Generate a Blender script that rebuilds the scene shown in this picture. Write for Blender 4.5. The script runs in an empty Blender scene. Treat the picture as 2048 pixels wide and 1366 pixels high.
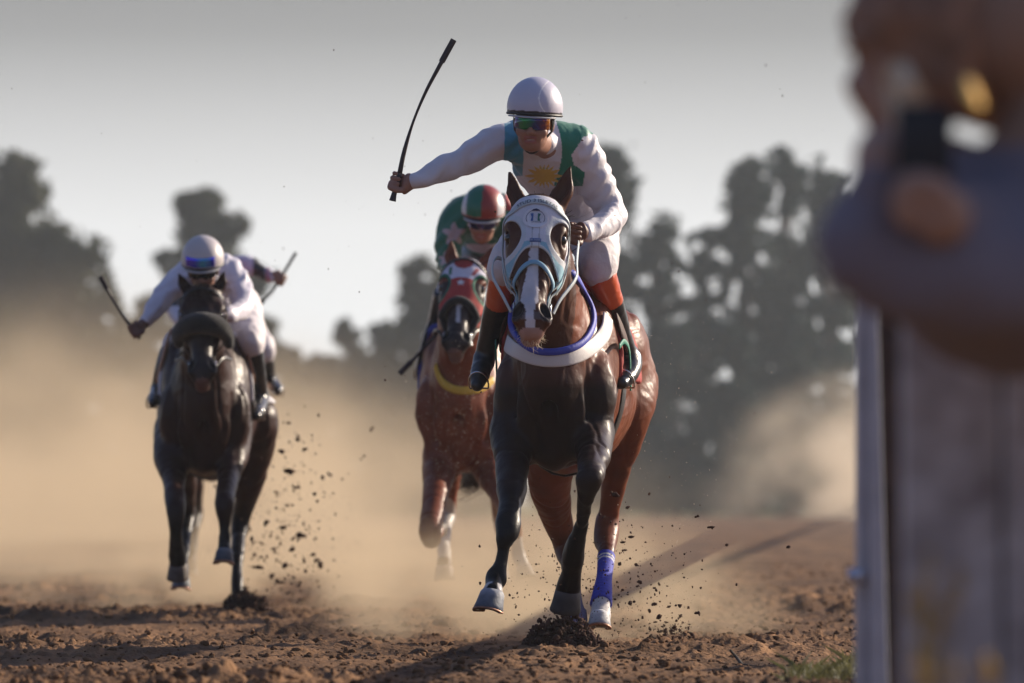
import bpy, math, random
import numpy as np
from mathutils import Vector

# ---------------------------------------------------------------- camera
F = 11378.0          # focal length in photo pixels (200 mm on 36 mm, 2048 px wide)
HZ = 1000.0          # photo row of the horizon
CZ = 0.65            # lens height
sc = bpy.context.scene
col = sc.collection
cam_d = bpy.data.cameras.new("camera")
cam = bpy.data.objects.new("camera", cam_d)
col.objects.link(cam)
cam.location = (0, 0, CZ)
cam.rotation_euler = (math.radians(90), 0, 0)
cam_d.sensor_width = 36
cam_d.lens = 200
cam_d.shift_y = (HZ - 683.0) / 2048.0
cam_d.clip_start = 0.5
cam_d.clip_end = 3000
cam_d.dof.use_dof = True
cam_d.dof.focus_distance = 23.9
cam_d.dof.aperture_fstop = 3.2
sc.camera = cam

# ---------------------------------------------------------------- light
SUN_AZ, SUN_EL = 56.0, 21.6          # degrees right of the view direction, above the ground
w = bpy.data.worlds.new("World")
sc.world = w
w.use_nodes = True
nt = w.node_tree
nt.nodes.clear()
def wn(t, **kw):
    n = nt.nodes.new(t)
    for k, v in kw.items(): setattr(n, k, v)
    return n
sky = wn('ShaderNodeTexSky', sky_type='NISHITA')
sky.sun_disc = False
sky.sun_elevation = math.radians(SUN_EL)
sky.sun_rotation = math.radians(SUN_AZ)
sky.dust_density = 1.5
sky.ozone_density = 3.0
sky.air_density = 1.0
bg = wn('ShaderNodeBackground'); bg.inputs['Strength'].default_value = 0.086
bg2 = wn('ShaderNodeBackground'); bg2.inputs['Strength'].default_value = 1.0
tc = wn('ShaderNodeTexCoord')
sep = wn('ShaderNodeSeparateXYZ')
nt.links.new(tc.outputs['Generated'], sep.inputs[0])
# milky backlit haze low over the horizon, thinning out upwards
ramp = wn('ShaderNodeValToRGB')
mr = wn('ShaderNodeMapRange'); mr.inputs['From Min'].default_value = -0.02; mr.inputs['From Max'].default_value = 0.20
nt.links.new(sep.outputs['Z'], mr.inputs['Value'])
nt.links.new(mr.outputs[0], ramp.inputs[0])
cr = ramp.color_ramp
def rs(z): return (z + 0.02) / 0.22
cr.elements[0].position = 0; cr.elements[0].color = (0.77, 0.76, 0.74, 1)
cr.elements[1].position = 1; cr.elements[1].color = (0.15, 0.16, 0.175, 1)
for z, v in ((0.028, 0.75), (0.048, 0.66), (0.066, 0.46), (0.082, 0.27), (0.100, 0.18)):
    e = cr.elements.new(rs(z)); e.color = (v, v * 1.0, v * 1.0, 1)
dirn = wn('ShaderNodeMapRange'); dirn.inputs['From Min'].default_value = -0.3; dirn.inputs['From Max'].default_value = 0.9
dirn.inputs['To Min'].default_value = 0.35
dotn = wn('ShaderNodeVectorMath', operation='DOT_PRODUCT'); dotn.inputs[1].default_value = (math.sin(math.radians(20)), math.cos(math.radians(20)), 0)
nt.links.new(tc.outputs['Generated'], dotn.inputs[0]); nt.links.new(dotn.outputs['Value'], dirn.inputs['Value'])
nt.links.new(dirn.outputs[0], bg2.inputs['Strength'])
nt.links.new(ramp.outputs[0], bg2.inputs['Color'])
fac = wn('ShaderNodeMapRange'); fac.inputs['From Min'].default_value = 0.09; fac.inputs['From Max'].default_value = 0.20
fac.interpolation_type = 'SMOOTHSTEP'
nt.links.new(sep.outputs['Z'], fac.inputs['Value'])
mixs = wn('ShaderNodeMixShader')
nt.links.new(fac.outputs[0], mixs.inputs[0])
nt.links.new(bg2.outputs[0], mixs.inputs[1])
tint = wn('ShaderNodeVectorMath', operation='MULTIPLY'); tint.inputs[1].default_value = (1.06, 0.97, 1.10)
nt.links.new(sky.outputs[0], tint.inputs[0]); nt.links.new(tint.outputs[0], bg.inputs['Color'])
nt.links.new(bg.outputs[0], mixs.inputs[2])
wo = wn('ShaderNodeOutputWorld')
nt.links.new(mixs.outputs[0], wo.inputs['Surface'])

sd = bpy.data.lights.new("sun", 'SUN')
sd.energy = 5.0
sd.angle = math.radians(0.5)
sd.color = (1.0, 0.86, 0.68)
sun = bpy.data.objects.new("sun", sd)
col.objects.link(sun)
az, el = math.radians(SUN_AZ), math.radians(SUN_EL)
SUNV = Vector((math.sin(az) * math.cos(el), math.cos(az) * math.cos(el), math.sin(el)))
sun.rotation_euler = SUNV.to_track_quat('Z', 'Y').to_euler()
sun.location = SUNV * 60

sc.view_settings.view_transform = 'Standard'
sc.view_settings.look = 'None'
sc.view_settings.exposure = 0.45
sc.view_settings.gamma = 1.0
sc.view_settings.use_curve_mapping = False
cy = sc.cycles
cy.use_denoising = True
cy.max_bounces = 6; cy.diffuse_bounces = 3; cy.glossy_bounces = 2
cy.transmission_bounces = 3; cy.transparent_max_bounces = 8; cy.volume_bounces = 1
cy.volume_step_rate = 1.0
cy.volume_max_steps = 96
cy.sample_clamp_indirect = 4.0
cy.use_fast_gi = False

# ---------------------------------------------------------------- helpers
def P(px, py, Y):
    """photo pixel at distance Y -> world point"""
    return np.array([(px - 1024.0) / F * Y, Y, CZ + (HZ - py) / F * Y])

def tag(o, label=None, cat=None, group=None, kind=None):
    if label: o['label'] = label
    if cat: o['category'] = cat
    if group: o['group'] = group
    if kind: o['kind'] = kind
    return o

def empty(name, loc, label=None, cat=None, group=None):
    o = bpy.data.objects.new(name, None)
    o.empty_display_size = 0.2
    o.location = tuple(float(v) for v in loc)
    col.objects.link(o)
    return tag(o, label, cat, group)

def norm(v):
    v = np.asarray(v, float)
    return v / (np.linalg.norm(v) + 1e-12)

def mesh_from(name, V, Q, mat=None, parent=None, cols=None, mats=None, fmat=None):
    """V (n,3) world coordinates; Q: (m,4)/(m,3) array or list of such arrays. One object; origin at the parent's place."""
    V = np.asarray(V, np.float64)
    if not isinstance(Q, (list, tuple)): Q = [Q]
    me = bpy.data.meshes.new(name)
    off = np.zeros(3)
    if parent is not None:
        q = parent; off = np.zeros(3)
        while q is not None:
            off = off + np.array(q.location); q = q.parent
    else:
        if len(V): off = np.array([(V[:, 0].min() + V[:, 0].max()) / 2, (V[:, 1].min() + V[:, 1].max()) / 2, V[:, 2].min()])
    me.vertices.add(len(V))
    me.vertices.foreach_set('co', (V - off).astype(np.float32).ravel())
    loops = []; starts = []; n = 0
    for q in Q:
        q = np.asarray(q, np.int32)
        if len(q) == 0: continue
        loops.append(q.ravel()); starts.append(n + np.arange(len(q)) * q.shape[1]); n += q.size
    loops = np.concatenate(loops); starts = np.concatenate(starts)
    me.loops.add(len(loops)); me.loops.foreach_set('vertex_index', loops)
    me.polygons.add(len(starts)); me.polygons.foreach_set('loop_start', starts.astype(np.int32))
    me.update(calc_edges=True)
    if cols is not None:
        a = me.color_attributes.new('Col', 'FLOAT_COLOR', 'POINT')
        c4 = np.ones((len(V), 4), np.float32); c4[:, :3] = cols
        a.data.foreach_set('color', c4.ravel())
    for m in (mats or ([mat] if mat else [])): me.materials.append(m)
    if fmat is not None: me.polygons.foreach_set('material_index', np.asarray(fmat, np.int32))
    me.validate()
    o = bpy.data.objects.new(name, me)
    col.objects.link(o)
    if parent is not None: o.parent = parent
    else: o.location = tuple(off)
    return o

def flat(o):
    o.data.polygons.foreach_set('use_smooth', [False] * len(o.data.polygons)); return o

# value noise -----------------------------------------------------------
def _h(ix, iy, iz, s):
    n = (ix.astype(np.uint32) * np.uint32(374761393) + iy.astype(np.uint32) * np.uint32(668265263)
         + iz.astype(np.uint32) * np.uint32(2147483647) + np.uint32(s * 974634777 & 0xffffffff))
    n = (n ^ (n >> np.uint32(13))) * np.uint32(1274126177)
    n = n ^ (n >> np.uint32(16))
    return (n & np.uint32(0xffff)).astype(np.float32) / 32767.5 - 1.0
def noise(p, s=0):
    p = np.asarray(p, np.float64) + 1000.0
    i = np.floor(p).astype(np.int64); f = (p - i).astype(np.float32); f = f * f * (3 - 2 * f)
    x, y, z = i[..., 0], i[..., 1], i[..., 2]; fx, fy, fz = f[..., 0], f[..., 1], f[..., 2]
    r = 0
    for a in (0, 1):
        for b in (0, 1):
            for c in (0, 1):
                r = r + _h(x + a, y + b, z + c, s) * (fx if a else 1 - fx) * (fy if b else 1 - fy) * (fz if c else 1 - fz)
    return r
def fbm(p, o=3, s=0):
    p = np.asarray(p, np.float64); r = 0; a = 1.0
    for k in range(o):
        r = r + a * noise(p * 2 ** k, s + k); a *= 0.5
    return r

# signed-distance modelling --------------------------------------------
def seg_f(a, b, ra, rb, u=None, s=1.0):
    a = np.asarray(a, float); b = np.asarray(b, float)
    ba = b - a; L2 = float(ba @ ba) + 1e-12
    if u is not None:
        u = norm(u); g = (1.0 / s - 1.0)
    def f(x, y, z):
        X, Y, Z = x - a[0], y - a[1], z - a[2]
        h = np.clip((X * ba[0] + Y * ba[1] + Z * ba[2]) / L2, 0, 1)
        X = X - h * ba[0]; Y = Y - h * ba[1]; Z = Z - h * ba[2]
        if u is not None:
            q = (X * u[0] + Y * u[1] + Z * u[2]) * g
            X = X + q * u[0]; Y = Y + q * u[1]; Z = Z + q * u[2]
        return np.sqrt(X * X + Y * Y + Z * Z) - (ra + (rb - ra) * h)
    r = max(ra, rb) * max(1, s)
    return f, np.minimum(a, b) - r, np.maximum(a, b) + r

def spline(pts, n=6):
    """Catmull-Rom through rows (x,y,z,...)"""
    p = np.asarray(pts, float)
    q = np.vstack([2 * p[0] - p[1], p, 2 * p[-1] - p[-2]])
    out = []
    for i in range(1, len(q) - 2):
        for t in np.arange(n) / n:
            a, b, c, d = q[i - 1], q[i], q[i + 1], q[i + 2]
            out.append(0.5 * (2 * b + (c - a) * t + (2 * a - 5 * b + 4 * c - d) * t * t + (3 * b - a - 3 * c + d) * t ** 3))
    out.append(p[-1])
    return np.array(out)

class Sdf:
    def __init__(s): s.ops = []
    def _add(s, f, lo, hi, k, mode): s.ops.append((f, np.asarray(lo, float), np.asarray(hi, float), k, mode))
    def cone(s, a, b, ra, rb, k=0.03, u=None, flat=1.0, mode=0):
        f, lo, hi = seg_f(a, b, ra, rb, u, flat); s._add(f, lo, hi, k, mode)
    def chain(s, pts, k=0.03, n=5, u=None, flat=1.0, mode=0):
        """pts rows (x,y,z,r)"""
        q = spline(pts, n) if n > 1 else np.asarray(pts, float)
        fs = [seg_f(q[i, :3], q[i + 1, :3], q[i, 3], q[i + 1, 3], u, flat) for i in range(len(q) - 1)]
        def f(x, y, z):
            d = None
            for g in fs:
                e = g[0](x, y, z); d = e if d is None else np.minimum(d, e)
            return d
        s._add(f, np.min([g[1] for g in fs], 0), np.max([g[2] for g in fs], 0), k, mode)
    def ell(s, c, r, R=None, k=0.03, mode=0):
        c = np.asarray(c, float); r = np.asarray(r, float)
        R = np.eye(3) if R is None else np.asarray(R, float)      # rows = axes
        def f(x, y, z):
            X, Y, Z = x - c[0], y - c[1], z - c[2]
            q0 = R[0, 0] * X + R[0, 1] * Y + R[0, 2] * Z
            q1 = R[1, 0] * X + R[1, 1] * Y + R[1, 2] * Z
            q2 = R[2, 0] * X + R[2, 1] * Y + R[2, 2] * Z
            k0 = np.sqrt((q0 / r[0]) ** 2 + (q1 / r[1]) ** 2 + (q2 / r[2]) ** 2)
            k1 = np.sqrt((q0 / r[0] ** 2) ** 2 + (q1 / r[1] ** 2) ** 2 + (q2 / r[2] ** 2) ** 2) + 1e-6
            return k0 * (k0 - 1.0) / k1
        ext = np.sqrt(((R.T * r) ** 2).sum(1))
        s._add(f, c - ext, c + ext, k, mode)
    def bounds(s, pad=0.02):
        lo = np.min([o[1] for o in s.ops if o[4] == 0], 0); hi = np.max([o[2] for o in s.ops if o[4] == 0], 0)
        return lo - pad, hi + pad
    @staticmethod
    def _comb(A, d, k, mode):
        if mode == 0:
            h = np.maximum(k - np.abs(A - d), 0) / k
            return np.minimum(A, d) - h * h * k * 0.25
        h = np.maximum(k - np.abs(A + d), 0) / k
        return np.maximum(A, -d) + h * h * k * 0.25
    def at(s, p):
        p = np.asarray(p, np.float64); A = np.full(p.shape[:-1], 9.0)
        for f, lo, hi, k, m in s.ops: A = s._comb(A, f(p[..., 0], p[..., 1], p[..., 2]), k, m)
        return A
    def grid(s, lo, hi, h, pad=0.0):
        lo = np.asarray(lo, float); n = np.ceil((np.asarray(hi) - lo) / h).astype(int) + 1
        ax = [(lo[i] + np.arange(n[i]) * h).astype(np.float32) for i in range(3)]
        A = np.full(n, 9.0, np.float32)
        for f, l, u, k, m in s.ops:
            g = k + 3 * h + pad
            a = np.clip(np.floor((l - g - lo) / h).astype(int), 0, n); b = np.clip(np.ceil((u + g - lo) / h).astype(int) + 1, 0, n)
            if (b <= a).any(): continue
            sl = tuple(slice(a[i], b[i]) for i in range(3))
            d = f(ax[0][sl[0]][:, None, None], ax[1][sl[1]][None, :, None], ax[2][sl[2]][None, None, :]).astype(np.float32)
            A[sl] = s._comb(A[sl], d, k, m)
        return A, ax
    def hit(s, o, d, tmax=0.6, off=0.0):
        o = np.asarray(o, float); d = norm(d)
        t = np.linspace(0, tmax, 160); v = s.at(o + t[:, None] * d) - off
        ins = np.where(v < 0)[0]
        i = ins[-1] if len(ins) else 0
        if i < len(t) - 1 and len(ins):
            tt = t[i] + (t[i + 1] - t[i]) * (-v[i]) / (v[i + 1] - v[i] + 1e-9)
        else: tt = t[i]
        q = o + tt * d; e = 0.004
        g = np.array([s.at(q + e * np.eye(3)[j]) - s.at(q - e * np.eye(3)[j]) for j in range(3)])
        return q, norm(g)

def nets(A, lo, h, smooth=1):
    S = A < 0
    c = np.zeros(tuple(x - 1 for x in A.shape), np.int8)
    for a in (0, 1):
        for b in (0, 1):
            for d in (0, 1):
                c += S[a:A.shape[0] - 1 + a, b:A.shape[1] - 1 + b, d:A.shape[2] - 1 + d]
    act = (c > 0) & (c < 8)
    idx = np.argwhere(act)
    vals = {}
    for a in (0, 1):
        for b in (0, 1):
            for d in (0, 1):
                vals[a, b, d] = A[idx[:, 0] + a, idx[:, 1] + b, idx[:, 2] + d]
    pos = np.zeros((len(idx), 3)); cnt = np.zeros(len(idx))
    cs = list(vals.keys())
    for i in range(8):
        for j in range(i + 1, 8):
            if sum(abs(cs[i][q] - cs[j][q]) for q in range(3)) != 1: continue
            a, b = vals[cs[i]], vals[cs[j]]
            m = (a < 0) != (b < 0)
            t = np.where(m, a / np.where(m, a - b, 1), 0)
            p = np.array(cs[i])[None] + t[:, None] * (np.array(cs[j]) - np.array(cs[i]))[None]
            pos[m] += p[m]; cnt[m] += 1
    V = (idx + pos / cnt[:, None]) * h + np.asarray(lo)
    vid = np.full(c.shape, -1, np.int32); vid[act] = np.arange(len(idx))
    Q = []
    n = A.shape
    for ax in range(3):
        u, v = (ax + 1) % 3, (ax + 2) % 3
        s0 = [slice(1, -1)] * 3; s1 = [slice(1, -1)] * 3
        s0[ax] = slice(0, -1); s1[ax] = slice(1, None)
        a, b = S[tuple(s0)], S[tuple(s1)]
        e = np.argwhere(a != b)
        sgn = a[tuple(e.T)]
        e = e + np.array([0 if q == ax else 1 for q in range(3)])
        du = np.eye(3, dtype=int)[u]; dv = np.eye(3, dtype=int)[v]
        q = [vid[tuple((e - du - dv).T)], vid[tuple((e - dv).T)], vid[tuple(e.T)], vid[tuple((e - du).T)]]
        q = np.stack(q, 1)
        q[~sgn] = q[~sgn][:, ::-1]
        Q.append(q)
    Q = np.vstack(Q)
    Q = Q[(Q >= 0).all(1)]
    for _ in range(smooth):
        acc = np.zeros_like(V); w_ = np.zeros(len(V))
        for i in range(4):
            a, b = Q[:, i], Q[:, (i + 1) % 4]
            for j in range(3):
                acc[:, j] += np.bincount(a, V[b, j], len(V)) + np.bincount(b, V[a, j], len(V))
            w_ += np.bincount(a, minlength=len(V)) + np.bincount(b, minlength=len(V))
        V = 0.5 * V + 0.5 * acc / np.maximum(w_, 1)[:, None]
    return V, Q

def skin(name, sdf, h, mat, parent, colf=None, warp=None, pad=0.02, smooth=1, lo=None, hi=None):
    """extract the surface of sdf as one mesh object"""
    l, u = sdf.bounds(pad)
    if lo is not None: l = np.maximum(l, lo); u = np.minimum(u, hi)
    A, ax = sdf.grid(l, u, h)
    V, Q = nets(A, l, h, smooth)
    del A
    if warp is not None:
        N = vnorm(V, Q); V = V + N * warp(V)[:, None]
    return mesh_from(name, V, Q, mat, parent, cols=None if colf is None else colf(V))

def shell(name, sdf, off, region, lo, hi, h, mat, parent, colf=None, smooth=1, warp=None):
    """cloth or leather lying on sdf: surface of sdf grown by off, where region(points) < 0"""
    A, ax = sdf.grid(lo, hi, h, pad=off)
    X, Y, Z = np.meshgrid(*ax, indexing='ij')
    pts = np.stack([X, Y, Z], -1)
    R = region(pts).astype(np.float32)
    B = np.maximum(np.maximum(A - off, -(A + 0.012)), R)
    B[0] = B[-1] = 1; B[:, 0] = B[:, -1] = 1; B[:, :, 0] = B[:, :, -1] = 1
    V, Q = nets(B, lo, h, smooth)
    if warp is not None:
        V = V + vnorm(V, Q) * warp(V)[:, None]
    return mesh_from(name, V, Q, mat, parent, cols=None if colf is None else colf(V))

def vnorm(V, Q):
    fn = np.cross(V[Q[:, 2]] - V[Q[:, 0]], V[Q[:, 3 if Q.shape[1] == 4 else 1]] - V[Q[:, 1 if Q.shape[1] == 4 else 0]])
    N = np.zeros_like(V)
    for i in range(Q.shape[1]):
        for j in range(3): N[:, j] += np.bincount(Q[:, i], fn[:, j], len(V))
    return N / (np.linalg.norm(N, axis=1)[:, None] + 1e-12)

# ribbons, tubes, boxes -------------------------------------------------
class MB:
    def __init__(s): s.V = []; s.Q = []; s.T = []; s.n = 0
    def add(s, V, Q=(), T=()):
        V = np.asarray(V, float); s.V.append(V)
        if len(Q): s.Q.append(np.asarray(Q) + s.n)
        if len(T): s.T.append(np.asarray(T) + s.n)
        s.n += len(V); return s
    def box(s, c, sz, R=None):
        c = np.asarray(c, float); R = np.eye(3) if R is None else np.asarray(R)
        k = np.array([[x, y, z] for x in (-.5, .5) for y in (-.5, .5) for z in (-.5, .5)]) * np.asarray(sz)
        return s.add(c + k @ R, [(0, 1, 3, 2), (4, 6, 7, 5), (0, 4, 5, 1), (2, 3, 7, 6), (0, 2, 6, 4), (1, 5, 7, 3)])
    def ribbon(s, pts, nrm, wd, th, closed=False):
        p = np.asarray(pts, float); n = np.asarray(nrm, float); m = len(p)
        t = np.roll(p, -1, 0) - np.roll(p, 1, 0)
        if not closed: t[0] = p[1] - p[0]; t[-1] = p[-1] - p[-2]
        t /= np.linalg.norm(t, axis=1)[:, None] + 1e-12
        b = np.cross(t, n); b /= np.linalg.norm(b, axis=1)[:, None] + 1e-12
        wd = np.broadcast_to(wd, m)[:, None] / 2
        prof = [(-1, 0), (-1, .7), (-.8, 1), (.8, 1), (1, .7), (1, 0)]
        V = np.stack([p + b * wd * q[0] + n * th * q[1] for q in prof], 1).reshape(-1, 3)
        k = len(prof); Q = []
        for i in range(m if closed else m - 1):
            a, c = i * k, ((i + 1) % m) * k
            for j in range(k): Q.append((a + j, a + (j + 1) % k, c + (j + 1) % k, c + j))
        s.add(V, Q)
        if not closed: s.add(np.vstack([V[:k], V[-k:]]), [(0, 1, 4, 5), (1, 2, 3, 4), (k, k + 5, k + 4, k + 1), (k + 1, k + 4, k + 3, k + 2)])
        return s
    def tube(s, pts, r, n=8, closed=False, caps=True):
        p = np.asarray(pts, float); m = len(p); r = np.broadcast_to(r, m)
        t = np.roll(p, -1, 0) - np.roll(p, 1, 0)
        if not closed: t[0] = p[1] - p[0]; t[-1] = p[-1] - p[-2]
        t /= np.linalg.norm(t, axis=1)[:, None] + 1e-12
        u = np.cross(t[0], [0.31, 0.2, 0.93]); u = norm(u); V = []
        for i in range(m):
            u = norm(u - t[i] * (u @ t[i])); v = np.cross(t[i], u)
            a = np.arange(n) * 2 * math.pi / n
            V.append(p[i] + r[i] * (np.cos(a)[:, None] * u + np.sin(a)[:, None] * v))
        V = np.vstack(V); Q = []
        for i in range(m if closed else m - 1):
            a, c = i * n, ((i + 1) % m) * n
            for j in range(n): Q.append((a + j, a + (j + 1) % n, c + (j + 1) % n, c + j))
        T = []
        if not closed and caps:
            V = np.vstack([V, p[0], p[-1]]); k = m * n
            T = [(k, (j + 1) % n, j) for j in range(n)] + [(k + 1, (m - 1) * n + j, (m - 1) * n + (j + 1) % n) for j in range(n)]
        return s.add(V, Q, T)
    def build(s, name, mat, parent=None, cols=None):
        Q = ([np.vstack(s.Q)] if s.Q else []) + ([np.vstack(s.T)] if s.T else [])
        return mesh_from(name, np.vstack(s.V), Q, mat, parent, cols)

# materials -------------------------------------------------------------
def M(name, c=(.5, .5, .5), rough=.6, metal=0.0, attr=False, bump=0.0, bscale=60.0, var=0.0, vscale=8.0, spec=.5, sheen=0.0, coat=0.0, c2=None, detail=4, trans=0.0):
    m = bpy.data.materials.new(name); m.use_nodes = True
    n = m.node_tree.nodes; l = m.node_tree.links
    b = n['Principled BSDF']
    b.inputs['Roughness'].default_value = rough; b.inputs['Metallic'].default_value = metal
    b.inputs['Specular IOR Level'].default_value = spec
    b.inputs['Sheen Weight'].default_value = sheen
    b.inputs['Coat Weight'].default_value = coat
    src = None
    if attr:
        a = n.new('ShaderNodeAttribute'); a.attribute_name = 'Col'; src = a.outputs['Color']
    else:
        a = n.new('ShaderNodeRGB'); a.outputs[0].default_value = (*c, 1); src = a.outputs[0]
    t = n.new('ShaderNodeTexCoord')
    if var > 0:
        nz = n.new('ShaderNodeTexNoise'); nz.inputs['Scale'].default_value = vscale; nz.inputs['Detail'].default_value = detail
        l.new(t.outputs['Object'], nz.inputs['Vector'])
        if c2 is not None:
            mx = n.new('ShaderNodeMix'); mx.data_type = 'RGBA'
            rm = n.new('ShaderNodeMapRange'); rm.inputs[1].default_value = .5 - .5 * (1 - var) - .02; rm.inputs[2].default_value = .5 + .5 * (1 - var)
            l.new(nz.outputs['Fac'], rm.inputs[0]); l.new(rm.outputs[0], mx.inputs['Factor'])
            l.new(src, mx.inputs['A']); mx.inputs['B'].default_value = (*c2, 1)
            src = mx.outputs['Result']
        else:
            rm = n.new('ShaderNodeMapRange'); rm.inputs[1].default_value = .3; rm.inputs[2].default_value = .7
            rm.inputs[3].default_value = 1 - var; rm.inputs[4].default_value = 1 + var
            l.new(nz.outputs['Fac'], rm.inputs[0])
            mx = n.new('ShaderNodeVectorMath'); mx.operation = 'SCALE'
            l.new(src, mx.inputs[0]); l.new(rm.outputs[0], mx.inputs['Scale']); src = mx.outputs[0]
    l.new(src, b.inputs['Base Color'])
    if bump > 0:
        nb = n.new('ShaderNodeTexNoise'); nb.inputs['Scale'].default_value = bscale; nb.inputs['Detail'].default_value = 3
        l.new(t.outputs['Object'], nb.inputs['Vector'])
        bp = n.new('ShaderNodeBump'); bp.inputs['Strength'].default_value = bump; bp.inputs['Distance'].default_value = .01
        l.new(nb.outputs['Fac'], bp.inputs['Height']); l.new(bp.outputs[0], b.inputs['Normal'])
    if trans > 0:
        tr = n.new('ShaderNodeBsdfTranslucent'); l.new(src, tr.inputs['Color'])
        ms = n.new('ShaderNodeMixShader'); ms.inputs[0].default_value = trans
        l.new(b.outputs[0], ms.inputs[1]); l.new(tr.outputs[0], ms.inputs[2]); l.new(ms.outputs[0], n['Material Output'].inputs['Surface'])
    return m
# ================================================================ setting
rng = np.random.default_rng(7)

# ---- ground: one sheet, fine clods near, reaching the horizon
def ground_z(x, y, fine=True):
    p = np.stack([x, y, np.zeros_like(x)], -1)
    z = 0.018 * fbm(p * 0.9, 2, 11) + 0.012 * noise(p * 0.25, 5)
    if fine:
        r = 1 - np.abs(fbm(p * np.array([5.5, 4.2, 1]), 3, 21))
        far = np.clip(1.2 - (y - 20) / 60, 0.15, 1)
        far = far * (.50 + .95 * np.clip(noise(p * np.array([.9, .55, 1]), 61) + .35, 0, 1))
        z = z + far * (0.026 * np.clip(fbm(p * 5.2, 2, 31) - .05, 0, 2) + 0.018 * (r - .6) + 0.020 * np.clip(fbm(p * 24.0, 2, 41) - .1, 0, 2))
        z = z + far * .05 * np.clip(noise(p * np.array([1.1, 1.6, 1]), 77) - .35, 0, 1) * (1 + noise(p * 9, 3))
    return z
ys = [-30, -5, 5, 10, 14, 17]
y = 18.5
while y < 60: ys.append(y); y += 0.035 * (y / 20) ** 1.7
while y < 420: ys.append(y); y *= 1.02
ys += [600, 1000, 2500]
ys = np.array(ys)
uc = np.linspace(-.115, .085, 520)
us = np.concatenate([[-60, -12, -3, -1.2, -.6, -.35, -.22, -.16, -.135], uc, [.1, .12, .15, .2, .35, .6, 1.2, 3, 12, 60]])
UU, YY = np.meshgrid(us, ys)
XX = UU * np.maximum(YY, 12)
ZZ = ground_z(XX, YY)
nu, ny = len(us), len(ys)
ii = np.arange((ny - 1) * nu).reshape(ny - 1, nu)[:, :-1].ravel()
Qg = np.stack([ii, ii + 1, ii + nu + 1, ii + nu], 1)
mg = bpy.data.materials.new("dirt_track"); mg.use_nodes = True
n = mg.node_tree.nodes; l = mg.node_tree.links; b = n['Principled BSDF']
b.inputs['Roughness'].default_value = .95; b.inputs['Specular IOR Level'].default_value = .15
t = n.new('ShaderNodeTexCoord')
mp = n.new('ShaderNodeMapping'); mp.inputs['Scale'].default_value = (1, .35, 1)
l.new(t.outputs['Object'], mp.inputs[0])
n1 = n.new('ShaderNodeTexNoise'); n1.inputs['Scale'].default_value = 1.3; n1.inputs['Detail'].default_value = 8; n1.inputs['Roughness'].default_value = .7
l.new(mp.outputs[0], n1.inputs['Vector'])
cr = n.new('ShaderNodeValToRGB')
cr.color_ramp.elements[0].position = .36; cr.color_ramp.elements[0].color = (.070, .036, .019, 1)
cr.color_ramp.elements[1].position = .66; cr.color_ramp.elements[1].color = (.32, .175, .085, 1)
e = cr.color_ramp.elements.new(.5); e.color = (.165, .088, .044, 1)
l.new(n1.outputs['Fac'], cr.inputs[0])
# beyond the far bend the infield turns to grass
sp = n.new('ShaderNodeSeparateXYZ'); geo = n.new('ShaderNodeNewGeometry'); l.new(geo.outputs['Position'], sp.inputs[0])
mr = n.new('ShaderNodeMapRange'); mr.inputs[1].default_value = 225; mr.inputs[2].default_value = 240; l.new(sp.outputs['Y'], mr.inputs[0])
mx = n.new('ShaderNodeMix'); mx.data_type = 'RGBA'; l.new(mr.outputs[0], mx.inputs['Factor']); l.new(cr.outputs[0], mx.inputs['A']); mx.inputs['B'].default_value = (.12, .13, .05, 1)
l.new(mx.outputs['Result'], b.inputs['Base Color'])
n2 = n.new('ShaderNodeTexNoise'); n2.inputs['Scale'].default_value = 45; n2.inputs['Detail'].default_value = 4
l.new(t.outputs['Object'], n2.inputs['Vector'])
bp = n.new('ShaderNodeBump'); bp.inputs['Strength'].default_value = .8; bp.inputs['Distance'].default_value = .02
l.new(n2.outputs['Fac'], bp.inputs['Height']); l.new(bp.outputs[0], b.inputs['Normal'])
g = mesh_from('ground', np.stack([XX, YY, ZZ], -1).reshape(-1, 3), Qg, mg)
tag(g, kind='structure')

# ---- clods lying on the track
def lump(rs=None):
    """a rough low-poly clod, unit size"""
    t_ = (1 + 5 ** .5) / 2
    V = np.array([(-1, t_, 0), (1, t_, 0), (-1, -t_, 0), (1, -t_, 0), (0, -1, t_), (0, 1, t_), (0, -1, -t_), (0, 1, -t_), (t_, 0, -1), (t_, 0, 1), (-t_, 0, -1), (-t_, 0, 1)], float)
    V /= np.linalg.norm(V[0])
    T = [(0, 11, 5), (0, 5, 1), (0, 1, 7), (0, 7, 10), (0, 10, 11), (1, 5, 9), (5, 11, 4), (11, 10, 2), (10, 7, 6), (7, 1, 8), (3, 9, 4), (3, 4, 2), (3, 2, 6), (3, 6, 8), (3, 8, 9), (4, 9, 5), (2, 4, 11), (6, 2, 10), (8, 6, 7), (9, 8, 1)]
    if rs is not None:
        V = V * rs.uniform(.55, 1.25, (12, 1)) * rs.uniform(.5, 1.2, 3)
    return V, np.array(T)
M_clod = M('dry_clod', (.15, .080, .042), .95, bump=.6, bscale=90, var=.4, vscale=14, spec=.1)
M_damp = M('damp_clod', (.070, .036, .026), .9, bump=.6, bscale=90, var=.4, vscale=14, spec=.15)
mb = MB()
N = 9000
yy = 18.8 + 40 * rng.random(N) ** 2.2
xx = yy * rng.uniform(-.105, .075, N)
sz = .005 + .016 * rng.random(N) ** 4 + .004 * (yy / 40)
zz = ground_z(xx, yy)
for i in range(N):
    V, T = lump(rng); mb.add(V * sz[i] * [1.2, 1, .8] + [xx[i], yy[i], zz[i] + sz[i] * .25], T=T)
o = mb.build('loose_soil', M_clod); tag(o, 'loose brown soil crumbs strewn over the churned track', 'soil', kind='stuff')

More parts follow.
